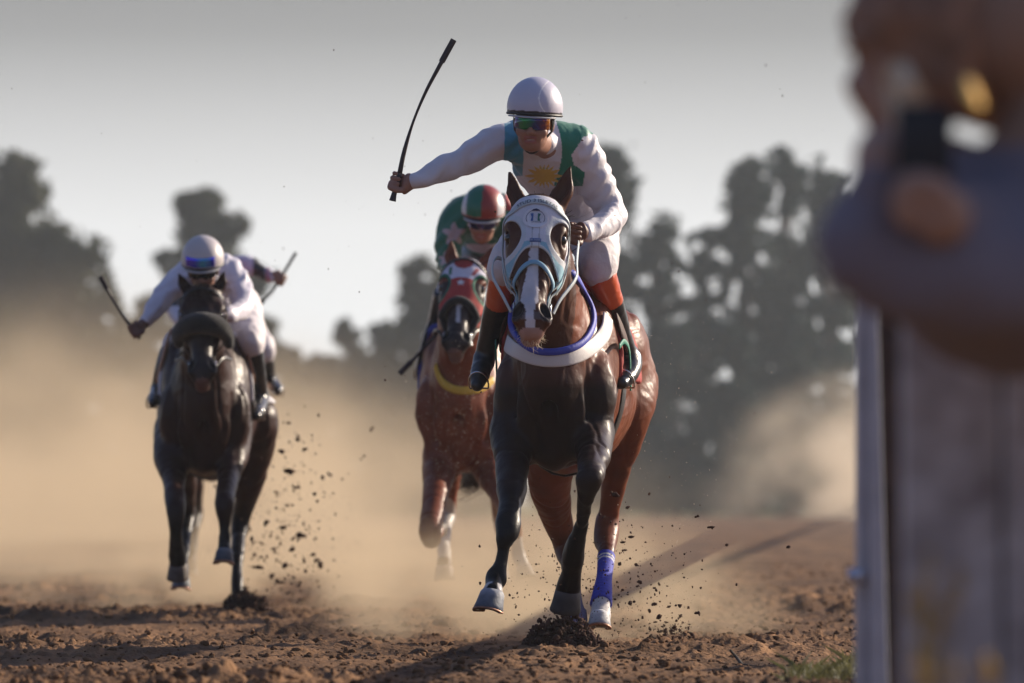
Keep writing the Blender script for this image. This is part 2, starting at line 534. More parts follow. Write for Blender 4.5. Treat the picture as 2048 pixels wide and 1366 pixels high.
# ---- trees
M_bark = M('bark', (.07, .055, .042), .9, bump=.8, bscale=12, var=.3, vscale=3)
def leafmat(name, c, c2): return M(name, c, .7, var=.45, vscale=.9, c2=c2, spec=.2, trans=.25)
LM = [leafmat('leaf_olive', (.036, .044, .018), (.070, .072, .030)), leafmat('leaf_blue_green', (.016, .036, .032), (.032, .060, .050)), leafmat('leaf_grey_green', (.050, .058, .036), (.095, .10, .06))]
def tree(px, top, wpx, Y, label, kind=0, seed=0, nclump=60, leaves=130, low=.02, lsz=.20, spread=1.0, lobes=None, cl=.9, thin=None):
    rs = np.random.default_rng(seed)
    H = CZ + (HZ - top) / F * Y; W = wpx / F * Y / 2; x0 = (px - 1024) / F * Y
    name = ['broadleaf_tree', 'eucalyptus_tree', 'small_tree'][kind]
    root = empty(name, (x0, Y, 0), label, 'tree', 'trees along the far side of the track')
    mb = MB()
    tk = [np.array([x0, Y, -.2])]
    for i in range(1, 7):
        f = i / 6; tk.append(np.array([x0 + rs.normal(0, .18) * f, Y + rs.normal(0, .18) * f, H * .86 * f]))
    tk = np.array(tk); rr = np.linspace(.32, .05, 7) * H / 12
    mb.tube(tk, rr, 8)
    # clump centres inside the crown envelope
    C = []
    nclump = int(nclump * 2.1)
    while len(C) < nclump:
        f = rs.random() ** .8; z = H * (low + (.985 - low) * f)
        if lobes:
            lb = lobes[rs.integers(len(lobes))]
            th = rs.uniform(0, 6.283); q = rs.random() ** .5
            c = np.array([x0 + lb[0] * W + q * lb[2] * W * math.cos(th), Y + q * lb[2] * W * math.sin(th), H * lb[1] + rs.uniform(-1, 1) * lb[3] * H])
        else:
            prof = math.sin(math.pi * min(1, .12 + .80 * f + .04)) ** .6
            th = rs.uniform(0, 6.283); q = rs.random() ** .5
            c = np.array([x0 + q * W * prof * math.cos(th) * .9, Y + q * W * prof * math.sin(th) * .9, z])
            if len(C) % 5 == 0: c[2] = H * rs.uniform(.02, .16); c[0] = x0 + rs.uniform(-1, 1) * W * 1.1
        C.append(c)
    C = np.array(C)
    for c in C[::3]:
        j = min(5, max(1, int(c[2] / H / .86 * 6 - 1))); a = tk[j]
        mid = (a + c) / 2 + [0, 0, -.03 * H]
        mb.tube(np.array([a, mid, c]), np.array([.10, .06, .025]) * H / 12, 5, caps=False)
    mb.build('trunk', M_bark, root)
    n_ = nclump * leaves
    cc = np.repeat(C, leaves, 0); sg = np.repeat(rs.uniform(.30, 1.0, nclump) ** 1.3 * cl * H / 14, leaves)[:, None]
    d = rs.normal(0, 1, (n_, 3)); d /= np.linalg.norm(d, axis=1)[:, None]
    pos = cc + d * sg * (rs.random((n_, 1)) ** .45) * [1.15 * spread, 1.15 * spread, .8]
    pos[:, 2] = np.maximum(pos[:, 2], .3)
    if thin is None: thin = -.12 if kind == 1 else -.42
    fz = pos[:, 2] / H
    ns_ = .55 * noise(pos * [.6, .10, .5], seed) + .8 * noise(pos * [1.7, .25, 1.4], seed + 1) + .6 * noise(pos * [3.6, .5, 3.2], seed + 2)
    keep = ns_ > thin - .75 * np.clip(.55 - fz, 0, 1) - 6 * np.clip(.20 - fz, 0, 1)
    pos = pos[keep]; n_ = len(pos)
    a = rs.normal(0, 1, (n_, 3)); a /= np.linalg.norm(a, axis=1)[:, None]
    b_ = np.cross(a, rs.normal(0, 1, (n_, 3))); b_ /= np.linalg.norm(b_, axis=1)[:, None]
    s_ = lsz * rs.uniform(.6, 1.3, (n_, 1))
    V = np.stack([pos - a * s_, pos + b_ * s_ * .55, pos + a * s_, pos - b_ * s_ * .55], 1).reshape(-1, 3)
    Q = np.arange(n_ * 4).reshape(-1, 4)
    mesh_from('crown', V, Q, LM[[0, 1, 2][kind]], root)
    return root
TREES = [
 # px, top, width, Y, kind, label, extras
 (20, 318, 270, 235, 0, 'tallest dark broadleaf tree at the left edge of the photo', dict(nclump=130, cl=1.15, leaves=170)),
 (125, 455, 300, 228, 0, 'dark round crowned tree in front of the tallest one at the far left', dict(nclump=110, cl=1.1, leaves=170)),
 (-60, 560, 260, 215, 0, 'low dense tree cut by the left edge of the photo', dict(nclump=90, leaves=150)),
 (205, 560, 150, 240, 0, 'low tree filling in right of the dark round crowned tree', dict(nclump=50)),
 (410, 368, 250, 245, 0, 'umbrella shaped tree with layered crown behind the rider in white with a blue visor',
    dict(nclump=90, cl=.7, leaves=190, lobes=[(-.05, .93, .30, .035), (.2, .86, .45, .03), (-.1, .76, .62, .03), (.25, .70, .75, .03), (-.45, .62, .5, .03), (.55, .52, .42, .05), (0, .55, .45, .08), (.3, .40, .5, .1), (-.3, .35, .5, .1)])),
 (275, 600, 110, 240, 2, 'grey green small tree left of the umbrella shaped tree', {}),
 (520, 640, 150, 232, 0, 'bushy tree right below the umbrella shaped tree', dict(nclump=60)),
 (600, 720, 90, 250, 2, 'pale low tree in the gap at the middle of the horizon', dict(nclump=40)),
 (692, 642, 100, 255, 2, 'pale round tree standing up in the middle of the gap', dict(nclump=45)),
 (765, 650, 100, 250, 2, 'pale low tree just right of the round one in the gap', dict(nclump=45)),
 (850, 512, 120, 240, 0, 'tree left of the green and red capped rider', dict(nclump=70, leaves=110)),
 (930, 560, 130, 250, 2, 'tree behind the green and red capped rider', {}),
 (1225, 290, 125, 235, 1, 'slender tall tree behind the front rider in white', dict(nclump=75, low=.3)),
 (1150, 520, 140, 245, 1, 'tree hidden behind the leading horse and rider', {}),
 (1310, 440, 150, 240, 1, 'round topped tree right of the leading rider', dict(nclump=75, leaves=95)),
 (1405, 462, 130, 230, 1, 'lower tree in the dip of the right hand tree line', dict(nclump=70, leaves=90)),
 (1492, 322, 105, 236, 1, 'tall tree with pale gaps, left of the twin tops on the right', dict(nclump=80, leaves=95, low=.1)),
 (1572, 303, 110, 240, 1, 'highest tree of the right hand tree line', dict(nclump=85, leaves=95, low=.1)),
 (1655, 318, 110, 232, 1, 'tall dark tree half hidden by the blurred onlooker', dict(nclump=85, leaves=95)),
 (1740, 380, 140, 240, 1, 'tree behind the white rail post', dict(nclump=60)),
 (1850, 420, 150, 240, 1, 'tree behind the onlooker at the right', dict(nclump=50)),
 (1350, 640, 170, 222, 1, 'low leafy tree under the round topped tree', dict(nclump=70, leaves=100, low=.03)),
 (1470, 650, 170, 220, 1, 'low leafy tree at the foot of the tall pale gapped one', dict(nclump=70, leaves=110, low=.03)),
 (1590, 640, 170, 224, 1, 'low leafy tree at the foot of the highest one', dict(nclump=70, leaves=110, low=.03)),
 (1240, 640, 150, 222, 1, 'low leafy tree beside the leading rider\'s boot', dict(nclump=60, leaves=110, low=.03)),
 (560, 690, 170, 236, 0, 'low hazy tree between the left riders and the gap', dict(nclump=60)),
 (640, 705, 150, 246, 2, 'low pale tree under the middle of the gap', dict(nclump=60)),
 (735, 700, 150, 244, 2, 'low pale tree at the foot of the round one in the gap', dict(nclump=60)),
 (810, 640, 120, 242, 0, 'bushy low tree left of the tree behind the red hooded horse', dict(nclump=60)),
 (300, 640, 190, 238, 0, 'low bushy tree under the umbrella shaped tree', dict(nclump=70)),
 (880, 700, 170, 226, 0, 'low bushy tree behind the horse in the red hood', dict(nclump=60, low=.03)),
]
for i, (px, top, wp, Y, kd, lab, ex) in enumerate(TREES):
    tree(px, top, wp, Y, lab, kd, 100 + i, **ex)

# ---- dust clouds and air
def dustmat(name, dens, colr, nscale, lo_=.42, hi_=.75, aniso=.35, seed=0.0):
    m = bpy.data.materials.new(name); m.use_nodes = True
    n = m.node_tree.nodes; l = m.node_tree.links; n.remove(n['Principled BSDF'])
    pv = n.new('ShaderNodeVolumePrincipled'); pv.inputs['Color'].default_value = (*colr, 1); pv.inputs['Anisotropy'].default_value = aniso
    t = n.new('ShaderNodeTexCoord')
    ln = n.new('ShaderNodeVectorMath'); ln.operation = 'LENGTH'; l.new(t.outputs['Object'], ln.inputs[0])
    f = n.new('ShaderNodeMapRange'); f.inputs[1].default_value = 1.0; f.inputs[2].default_value = .25; f.interpolation_type = 'SMOOTHSTEP'
    l.new(ln.outputs['Value'], f.inputs[0])
    geo = n.new('ShaderNodeNewGeometry')
    mp = n.new('ShaderNodeMapping'); mp.inputs['Location'].default_value = (seed, seed, 0); mp.inputs['Scale'].default_value = (1.5, .30, 1.8); l.new(geo.outputs['Position'], mp.inputs[0])
    nz = n.new('ShaderNodeTexNoise'); nz.inputs['Scale'].default_value = nscale; nz.inputs['Detail'].default_value = 2.5
    l.new(mp.outputs[0], nz.inputs['Vector'])
    r = n.new('ShaderNodeMapRange'); r.inputs[1].default_value = lo_; r.inputs[2].default_value = hi_; r.inputs[3].default_value = .0; r.inputs[4].default_value = 1
    l.new(nz.outputs['Fac'], r.inputs[0])
    m1 = n.new('ShaderNodeMath'); m1.operation = 'MULTIPLY'; l.new(f.outputs[0], m1.inputs[0]); l.new(r.outputs[0], m1.inputs[1])
    m2 = n.new('ShaderNodeMath'); m2.operation = 'MULTIPLY'; l.new(m1.outputs[0], m2.inputs[0]); m2.inputs[1].default_value = dens
    l.new(m2.outputs[0], pv.inputs['Density'])
    l.new(pv.outputs[0], n['Material Output'].inputs['Volume'])
    return m
def dust(name, label, c, r, mat):
    # unit ball, scaled by the object; density fades to nothing at its rim
    a = []; nr, ns = 10, 16
    for i in range(nr + 1):
        for j in range(ns):
            th = math.pi * i / nr; ph = 2 * math.pi * j / ns
            a.append((math.sin(th) * math.cos(ph), math.sin(th) * math.sin(ph), math.cos(th)))
    Q = [(i * ns + j, i * ns + (j + 1) % ns, (i + 1) * ns + (j + 1) % ns, (i + 1) * ns + j) for i in range(nr) for j in range(ns)]
    me = bpy.data.meshes.new(name); me.from_pydata(a, [], [q[::-1] for q in Q]); me.materials.append(mat)
    o = bpy.data.objects.new(name, me); col.objects.link(o); o.location = c; o.scale = r
    return tag(o, label, 'dust cloud', kind='stuff')
DC = (.78, .64, .45)
if 1:
    dust('dust_cloud', 'wide tan dust cloud hanging behind the galloping field', (-12.5, 92, .4), (15.0, 42, 4.6), dustmat('dust_wide', .115, DC, .24, .42, .62))
    dust('dust_cloud', 'thick low dust behind the horses\' hooves', (-3.0, 50, .3), (5.2, 13, 1.7), dustmat('dust_low', .20, DC, .55, .40, .68))
    dust('dust_cloud', 'pale dust puff drifting at the right by the rail', (14.6, 205, 1.0), (8.5, 22, 5.2), dustmat('dust_far', .15, (.88, .76, .60), .24, .38, .60))
    dust('dust_cloud', 'sandy dust kicked up under the leading horse', (.15, 27.6, .10), (1.35, 3.3, .62), dustmat('dust_near', 1.0, DC, 1.5, .42, .72))
    dust('dust_cloud', 'sandy dust kicked up under the dark horse at the left', (-1.6, 35.5, .10), (1.9, 3.0, .6), dustmat('dust_left', .8, DC, 1.2, .42, .72))
mh = bpy.data.materials.new('haze'); mh.use_nodes = True
n = mh.node_tree.nodes; l = mh.node_tree.links; n.remove(n['Principled BSDF'])
pv = n.new('ShaderNodeVolumePrincipled'); pv.inputs['Color'].default_value = (.74, .82, .88, 1); pv.inputs['Density'].default_value = .0005; pv.inputs['Anisotropy'].default_value = .3
l.new(pv.outputs[0], n['Material Output'].inputs['Volume'])
hz = MB().box((0, 1290, 12), (2600, 2660, 32)).build('haze', mh); tag(hz, kind='stuff')
# ================================================================ horses
M_coat = M('horse_coat', attr=True, rough=.40, bump=.25, bscale=34, var=.22, vscale=7, spec=.16, sheen=.0)
M_hair = M('horse_hair', (.018, .013, .011), .55, var=.3, vscale=30, trans=.15)
M_tailhair = M('tail_hair', (.10, .075, .065), .6, var=.4, vscale=30, trans=.4)
M_eye = M('horse_eye', (.012, .008, .006), .06, spec=.8)
M_hoof = M('hoof_horn', attr=True, rough=.6, spec=.25, bump=.3, bscale=50, var=.25, vscale=20)
M_shoe = M('horseshoe', (.30, .16, .11), .45, .7, bump=.2, var=.3, vscale=40)
M_clothA = M('tack_cloth', attr=True, rough=.75, bump=.15, bscale=120, var=.05, vscale=30)
M_white_strap = M('pale_strap', (.50, .56, .58), .5, bump=.1, bscale=100)
M_blackleather = M('black_leather', (.014, .013, .014), .38, bump=.15, bscale=70)
M_brownleather = M('brown_leather', (.055, .016, .012), .6, spec=.25, bump=.15, bscale=50, var=.2)
M_blue = M('blue_padding', (.035, .055, .42), .6, bump=.2, bscale=80)
M_green = M('green_strap', (.01, .20, .13), .6)
M_red = M('red_cloth', (.34, .025, .02), .75, bump=.3, bscale=50)
M_steel = M('bit_steel', (.6, .6, .6), .25, 1.0)
M_fleece = M('sheepskin', (.012, .011, .011), 1.0, bump=1.0, bscale=110, sheen=.3)
M_whisk = M('whiskers', (.75, .66, .55), .5, trans=.5)

def hoof(name, C, D, T, size, parent, c1, c2, shoe=False):
    """C coronet centre, D down the hoof, T towards the toe"""
    D = norm(D); T = norm(np.asarray(T) - D * (D @ np.asarray(T))); S = np.cross(D, T)
    V = []; cols = []; n = 20; rows = [(-.10, .80, -.05), (0, .88, 0), (.06, .92, .03), (.35, .97, .10), (.7, 1.05, .20), (.97, 1.13, .28), (1.0, 1.10, .28)]
    for h, r, sh in rows:
        for j in range(n):
            a = 2 * math.pi * j / n; ct, st = math.cos(a), math.sin(a)
            rr = r * (1.0 if ct > -.3 else 1.0 - .22 * (-ct - .3) / .7)
            drop = 1.0 if ct > 0 else 1.0 - .25 * (-ct)
            V.append(C + size * (S * st * rr * .98 + T * (ct * rr * 1.08 + sh) + D * h * 1.45 * drop))
            k = min(1, max(0, h)); band = (h < .12)
            cols.append([c1[q] * (1 - k) + c2[q] * k if not band else min(1, c1[q] * 1.5) for q in range(3)])
    m = len(rows); V.append(C + size * (D * 1.32 + T * .2)); cols.append([.05, .035, .03]); V.append(C - D * size * .15); cols.append(c1)
    Q = [(i * n + j, (i + 1) * n + j, (i + 1) * n + (j + 1) % n, i * n + (j + 1) % n) for i in range(m - 1) for j in range(n)]
    Tq = [((m - 1) * n + j, m * n, (m - 1) * n + (j + 1) % n) for j in range(n)] + [(j, (j + 1) % n, m * n + 1) for j in range(n)]
    o = mesh_from(name, V, [Q, Tq], M_hoof, parent, cols=np.array(cols))
    if shoe:
        pts = []
        for a in np.linspace(-2.45, 2.45, 22):
            rr = 1.0 if math.cos(a) > -.3 else .9
            pts.append(C + size * (S * math.sin(a) * rr * 1.0 + T * (math.cos(a) * rr * 1.1 + .28) + D * (1.47 - (.0 if math.cos(a) > 0 else .36 * -math.cos(a)))))
        MB().ribbon(pts, [D] * 22, .30 * size, .14 * size).build('horseshoe', M_shoe, o)
    return o

class Frame:
    """torso frame: a forward, b to the horse's left, c up"""
    def __init__(s, X, Y, yaw, z=0.0, pitch=0.0, scale=1.0):
        y = math.radians(yaw); p = math.radians(pitch)
        f = np.array([-math.sin(y), -math.cos(y), 0.0]); s.l = np.array([math.cos(y), -math.sin(y), 0.0])
        up = np.array([0, 0, 1.0])
        s.f = f * math.cos(p) + up * math.sin(p); s.u = np.cross(s.f, s.l) * -1
        if s.u[2] < 0: s.u = -s.u
        s.O = np.array([X, Y, z + 1.2]); s.k = scale
        s.R = np.array([s.f, s.l, s.u])
    def w(s, a, b, c): return s.O + s.k * (a * s.f + b * s.l + (c - 1.2) * s.u)
    def loc(s, p):
        q = (np.asarray(p) - s.O) @ s.R.T / s.k; q[..., 2] += 1.2; return q
def rot(R, ang, ax):
    """rotate the row axes of R by ang degrees about its own row ax"""
    a = math.radians(ang); c_, s_ = math.cos(a), math.sin(a); R = np.array(R)
    i, j = (ax + 1) % 3, (ax + 2) % 3; Q = R.copy()
    Q[i] = c_ * R[i] + s_ * R[j]; Q[j] = -s_ * R[i] + c_ * R[j]
    return Q

class Head:
    """head frame: s to image right, l from poll to muzzle (fraction), t out of the face"""
    def __init__(s, poll, muz, side=(1, 0, 0)):
        poll = np.asarray(poll); muz = np.asarray(muz)
        s.O = poll; s.L = np.linalg.norm(muz - poll); s.h = (muz - poll) / s.L
        sd_ = np.asarray(side, float); s.s = norm(sd_ - s.h * (sd_ @ s.h)); s.t = np.cross(s.s, s.h)
        if s.t[1] > 0: s.t = -s.t
        s.k = s.L / .62; s.R = np.array([s.s, s.h, s.t])
    def w(s, a, l_, t): return s.O + s.k * 1.07 * a * s.s + l_ * s.L * s.h + s.k * t * s.t
    def loc(s, p):
        q = np.asarray(p) - s.O
        q = q @ s.R.T; q[..., 0] /= s.k * 1.07; q[..., 1] /= s.L; q[..., 2] /= s.k
        return q

def head_sdf(S, H, ears, nk=1.0):
    k = H.k
    def E(a, l_, t, r, ang=0, kk=.03, mode=0, ax=0): S.ell(H.w(a, l_, t), np.array(r) * k, rot(H.R, ang, ax) if ang else H.R, k=kk, mode=mode)
    E(0, .13, -.045, (.104, .105, .105))
    E(0, .30, -.035, (.112, .150, .078), kk=.05)
    for q in (-1, 1):
        E(q * .062, .36, -.145, (.042, .135, .105), kk=.05)          # jowl
        E(q * .088, .265, -.008, (.026, .055, .030), kk=.03)          # brow
        E(q * .082, .39, -.055, (.018, .11, .022), kk=.03)            # cheek crest
    S.chain([[*H.w(0, .36, -.045), .082 * k], [*H.w(0, .55, -.038), .066 * k], [*H.w(0, .72, -.036), .055 * k], [*H.w(0, .86, -.036), .055 * k]], k=.05, n=3)
    S.chain([[*H.w(0, .40, -.17), .055 * k], [*H.w(0, .62, -.125), .040 * k], [*H.w(0, .85, -.095), .034 * k]], k=.05, n=3)
    E(0, .90, -.040, (.062, .065, .055), kk=.04)
    for q in (-1, 1):
        E(q * .044, .885, -.018, (.030, .050, .034), ang=q * -14, ax=2, kk=.02)
    E(0, .975, -.050, (.046, .034, .038), kk=.025)
    E(0, .975, -.098, (.040, .036, .030), kk=.018)                    # lower lip
    for q in (-1, 1):
        E(q * .050, .880, .010, (.016, .036, .028), ang=q * -22, ax=2, kk=.014, mode=1)   # nostrils
        E(q * .100, .315, -.012, (.016, .028, .020), kk=.015, mode=1)      # eye hollow
        E(q * .052, .50, -.085, (.020, .06, .012), kk=.02, mode=1)
    for q, tip, wd in ears:
        b = H.w(q * .062, .035, -.055); tip = np.asarray(tip); mid = b * .55 + tip * .45 + H.s * q * .006
        dv = norm(tip - b)
        S.chain([[*(b - dv * .03), .034 * k], [*(b * .75 + tip * .25), wd * 1.0], [*mid, wd * .95], [*(b * .3 + tip * .7), wd * .62], [*tip, .006]], k=.03, n=4, u=H.t, flat=.6)
        o_ = H.t * .022 * k
        S.chain([[*(b + dv * .03 + o_), .012], [*(mid + o_), wd * .55], [*(b * .25 + tip * .75 + o_ * .8), .008]], k=.012, n=4, mode=1)

def horse(label, fr, H, neck, legs, coat, colf, vox, ears, group='racehorses galloping towards the camera', slim=1.0, root_at=None):
    root = empty('horse', (fr.O[0], fr.O[1], 0), label, 'horse', group)
    S = Sdf(); w_ = fr.w; R = fr.R
    def E(a, b, c, r, k=.05, R_=None, mode=0): S.ell(w_(a, b, c), r, R if R_ is None else R_, k=k, mode=mode)
    E(-.12, 0, 1.17, (.60, .235 * slim, .41))
    E(-.50, 0, 1.15, (.62, .265 * slim, .36))
    E(-1.02, 0, 1.22, (.44, .24 * slim, .32), k=.08)
    E(-.12, 0, 1.47, (.34, .07, .13), k=.12)
    for q in (-1, 1):
        E(-1.06, q * .140, 1.16, (.29, .135, .29), k=.05, R_=rot(R, 12, 1))
        E(-.92, q * .17, 1.32, (.22, .10, .17), k=.05)
        E(.02, q * .165, 1.25, (.17, .075, .33), k=.05, R_=rot(R, -24, 1))   # shoulder
        E(.20, q * .170, 1.10, (.11, .088, .18), k=.022)                      # point of shoulder
        E(.290, q * .088, 1.055, (.098, .084, .16), k=.010)                   # breast muscles
        E(.18, q * .13, .92, (.12, .075, .13), k=.035)                        # forearm root
    E(.16, 0, 1.10, (.17, .17, .28), k=.04)
    E(.21, 0, .90, (.14, .11, .13), k=.04)
    for q in (-1, 1):
        S.cone(w_(.36, q * .165, 1.20), w_(.30, q * .135, .93), .010, .012, k=.04, mode=1)
        S.cone(w_(.12, q * .262, 1.34), w_(.22, q * .262, 1.12), .008, .008, k=.035, mode=1)
        S.cone(w_(-.08, q * .262, 1.22), w_(.05, q * .262, 1.00), .010, .010, k=.04, mode=1)
        S.cone(w_(-.70, q * .300, 1.25), w_(-.86, q * .300, .95), .014, .016, k=.06, mode=1)
        S.cone(w_(-1.16, q * .305, 1.30), w_(-1.20, q * .285, .95), .010, .010, k=.045, mode=1)
        S.cone(w_(.25, q * .17, .98), w_(.20, q * .15, .82), .035, .030, k=.03)
    S.chain([[*w_(.415, 0, 1.24), .022], [*w_(.405, 0, .95), .024], [*w_(.36, 0, .72), .022]], k=.05, n=3, mode=1)
    # neck: two chains, throat and crest, wider at the base
    (na, nc, nr), (ma, mc, mr_), = neck
    pollb = H.w(0, .14, -.09); th = H.w(0, .33, -.20)
    S.chain([[*w_(.02, 0, 1.30), .25], [*w_(na, 0, nc), nr], [*w_(ma, 0, mc), mr_], [*pollb, .100]], k=.07, n=5, u=fr.l, flat=.62)
    S.chain([[*w_(.20, 0, 1.22), .18], [*(w_(na, 0, nc) * .45 + th * .55 - fr.u * .04), .125], [*th, .085]], k=.06, n=5, u=fr.l, flat=.85)
    head_sdf(S, H, ears)
    joints = []
    for lg in legs:
        pts = lg['pts']; S.chain([[*p, r] for p, r in pts], k=lg.get('k', .045), n=6)
        for c_, r_ in lg.get('extra', []): S.ell(c_, r_, None, k=.03)
    V0 = None
    body = skin('body', S, vox, M_coat, root, colf=colf, warp=lambda V: .0040 * noise(V * 9, 3) + .0022 * noise(V * 22, 4) + .0060 * (np.clip(1 - np.abs(noise(V * np.array([7, 7, 3.2]), 14)) * 5, 0, 1) * -1 + .2) + .0022 * np.clip(1 - np.abs(noise(V * 7.5, 17)) * 9, 0, 1))
    for q in (-1, 1):
        c_ = H.w(q * .094, .315, -.012)
        mbx = MB(); 
        a = [(math.sin(math.pi * i / 8) * math.cos(2 * math.pi * j / 12), math.sin(math.pi * i / 8) * math.sin(2 * math.pi * j / 12), math.cos(math.pi * i / 8)) for i in range(9) for j in range(12)]
        mbx.add(np.array(a) * .021 * H.k + c_, [(i * 12 + j, (i + 1) * 12 + j, (i + 1) * 12 + (j + 1) % 12, i * 12 + (j + 1) % 12) for i in range(8) for j in range(12)])
        mbx.build('eye', M_eye, root)
    return root, S

def ring_on(S, center, u, v, n=48, a0=0, a1=360, off=0.0, tmax=.6, tilt=None):
    """points and normals where rays in the plane (u,v) leave S"""
    closed = abs(a1 - a0) >= 360
    A = np.linspace(math.radians(a0), math.radians(a1), n, endpoint=not closed)
    P_, N_ = [], []
    for a in A:
        d = u * math.cos(a) + v * math.sin(a)
        if tilt is not None: d = d + tilt * math.cos(a)
        p, nn = S.hit(center, d, tmax, off); P_.append(p); N_.append(nn)
    return np.array(P_), np.array(N_)

def front_path(S, px, Y, tmax, fr, back=.1, off=.004):
    """a strap on the breast: photo points followed on to the body from the front, ends led back along the sides"""
    q = spline([[a, b] for a, b in px], 7); P_, N_ = [], []
    for a, b in q:
        o = P(a, b, Y); p, nn = S.hit(o, (0, -1, 0), tmax, off)
        if p[1] > Y - .03:
            c = fr.w(0, 0, 1.35); o2 = np.array([c[0], Y - .12, o[2]]); p, nn = S.hit(o2, o - o2 - [0, .12, 0], .5, off)
        P_.append(p); N_.append(nn)
    P_ = np.array(P_); N_ = np.array(N_)
    for _ in range(2):
        P_[1:-1] = (P_[:-2] + 2 * P_[1:-1] + P_[2:]) / 4; N_[1:-1] = (N_[:-2] + 2 * N_[1:-1] + N_[2:]) / 4
    return P_, N_

def leg_cols(C, V, z_black, fr=None, black=(.009, .008, .010)):
    m = np.clip((z_black + .10 - V[:, 2]) / .20, 0, 1)[:, None]
    return C * (1 - m) + np.array(black) * m

def strands(name, mat, parent, roots, tips, r=.0022, sag=.0, seed=0, jit=.02, n=6):
    rs = np.random.default_rng(seed); mb = MB()
    for a, b in zip(roots, tips):
        a = np.asarray(a); b = np.asarray(b); t = np.linspace(0, 1, n)[:, None]
        p = a + (b - a) * t + np.array([0, 0, -sag]) * (t * (1 - t)) * 4 + rs.normal(0, jit, 3) * t * t + rs.normal(0, jit, 3) * t * (1 - t)
        mb.tube(p, np.linspace(r, r * .3, n), 3, caps=False)
    return mb.build(name, mat, parent)

def hair_plane(): pass

# ---------------------------------------------------------------- leading horse
BAY = np.array([.205, .060, .027])
fr1 = Frame(.21, 24.30, 7.5)
H1 = Head(P(1076, 394, 23.66), P(1062, 655, 23.30), (1, .03, .03))
def L1(px, py, dy): return P(px, py, 24.0 + dy)
ears1 = [(-1, P(1019, 344, 23.72), .033), (1, P(1141, 333, 23.72), .045)]
FR = dict(pts=[(L1(1050, 790, .30), .10), (L1(1030, 860, .12), .105), (L1(1025, 905, .0), .078), (L1(1023, 975, -.2), .062), (L1(1020, 1012, -.31), .047), (L1(1017, 1045, -.40), .053), (L1(1014, 1068, -.43), .049), (L1(1008, 1085, -.44), .036), (L1(1006, 1100, -.44), .027),
     (L1(1002, 1125, -.44), .028), (L1(996, 1143, -.45), .038), (L1(992, 1157, -.46), .044), (L1(988, 1172, -.50), .036), (L1(985, 1186, -.56), .042)])
FL = dict(pts=[(L1(1165, 800, .30), .10), (L1(1180, 865, .10), .100), (L1(1187, 905, -.12), .074), (L1(1184, 932, -.36), .058), (L1(1181, 955, -.48), .058), (L1(1176, 978, -.47), .045), (L1(1170, 1004, -.43), .031), (L1(1165, 1037, -.36), .028),
     (L1(1158, 1066, -.30), .031), (L1(1150, 1092, -.26), .041), (L1(1147, 1112, -.22), .047), (L1(1143, 1145, -.16), .041), (L1(1136, 1180, -.10), .052)])
HL = dict(k=.06, pts=[(fr1.w(-1.0, .15, 1.15), .16), (L1(1258, 830, 1.15), .096), (L1(1246, 895, 1.22), .070), (L1(1230, 960, 1.34), .056), (L1(1219, 1020, 1.42), .043), (L1(1213, 1050, 1.43), .056), (L1(1212, 1078, 1.38), .054), (L1(1213, 1104, 1.28), .036),
     (L1(1209, 1150, 1.12), .028), (L1(1205, 1185, .98), .036), (L1(1202, 1215, .90), .042), (L1(1200, 1232, .84), .044)])
HR = dict(k=.06, pts=[(fr1.w(-1.0, -.15, 1.10), .16), (L1(1108, 880, 1.0), .125), (L1(1100, 960, 1.05), .098), (L1(1110, 1020, 1.22), .074), (L1(1126, 1075, 1.36), .052), (L1(1136, 1110, 1.34), .050), (L1(1142, 1150, 1.15), .034),
     (L1(1148, 1220, .88), .030), (L1(1149, 1262, .76), .038), (L1(1146, 1285, .68), .036)])
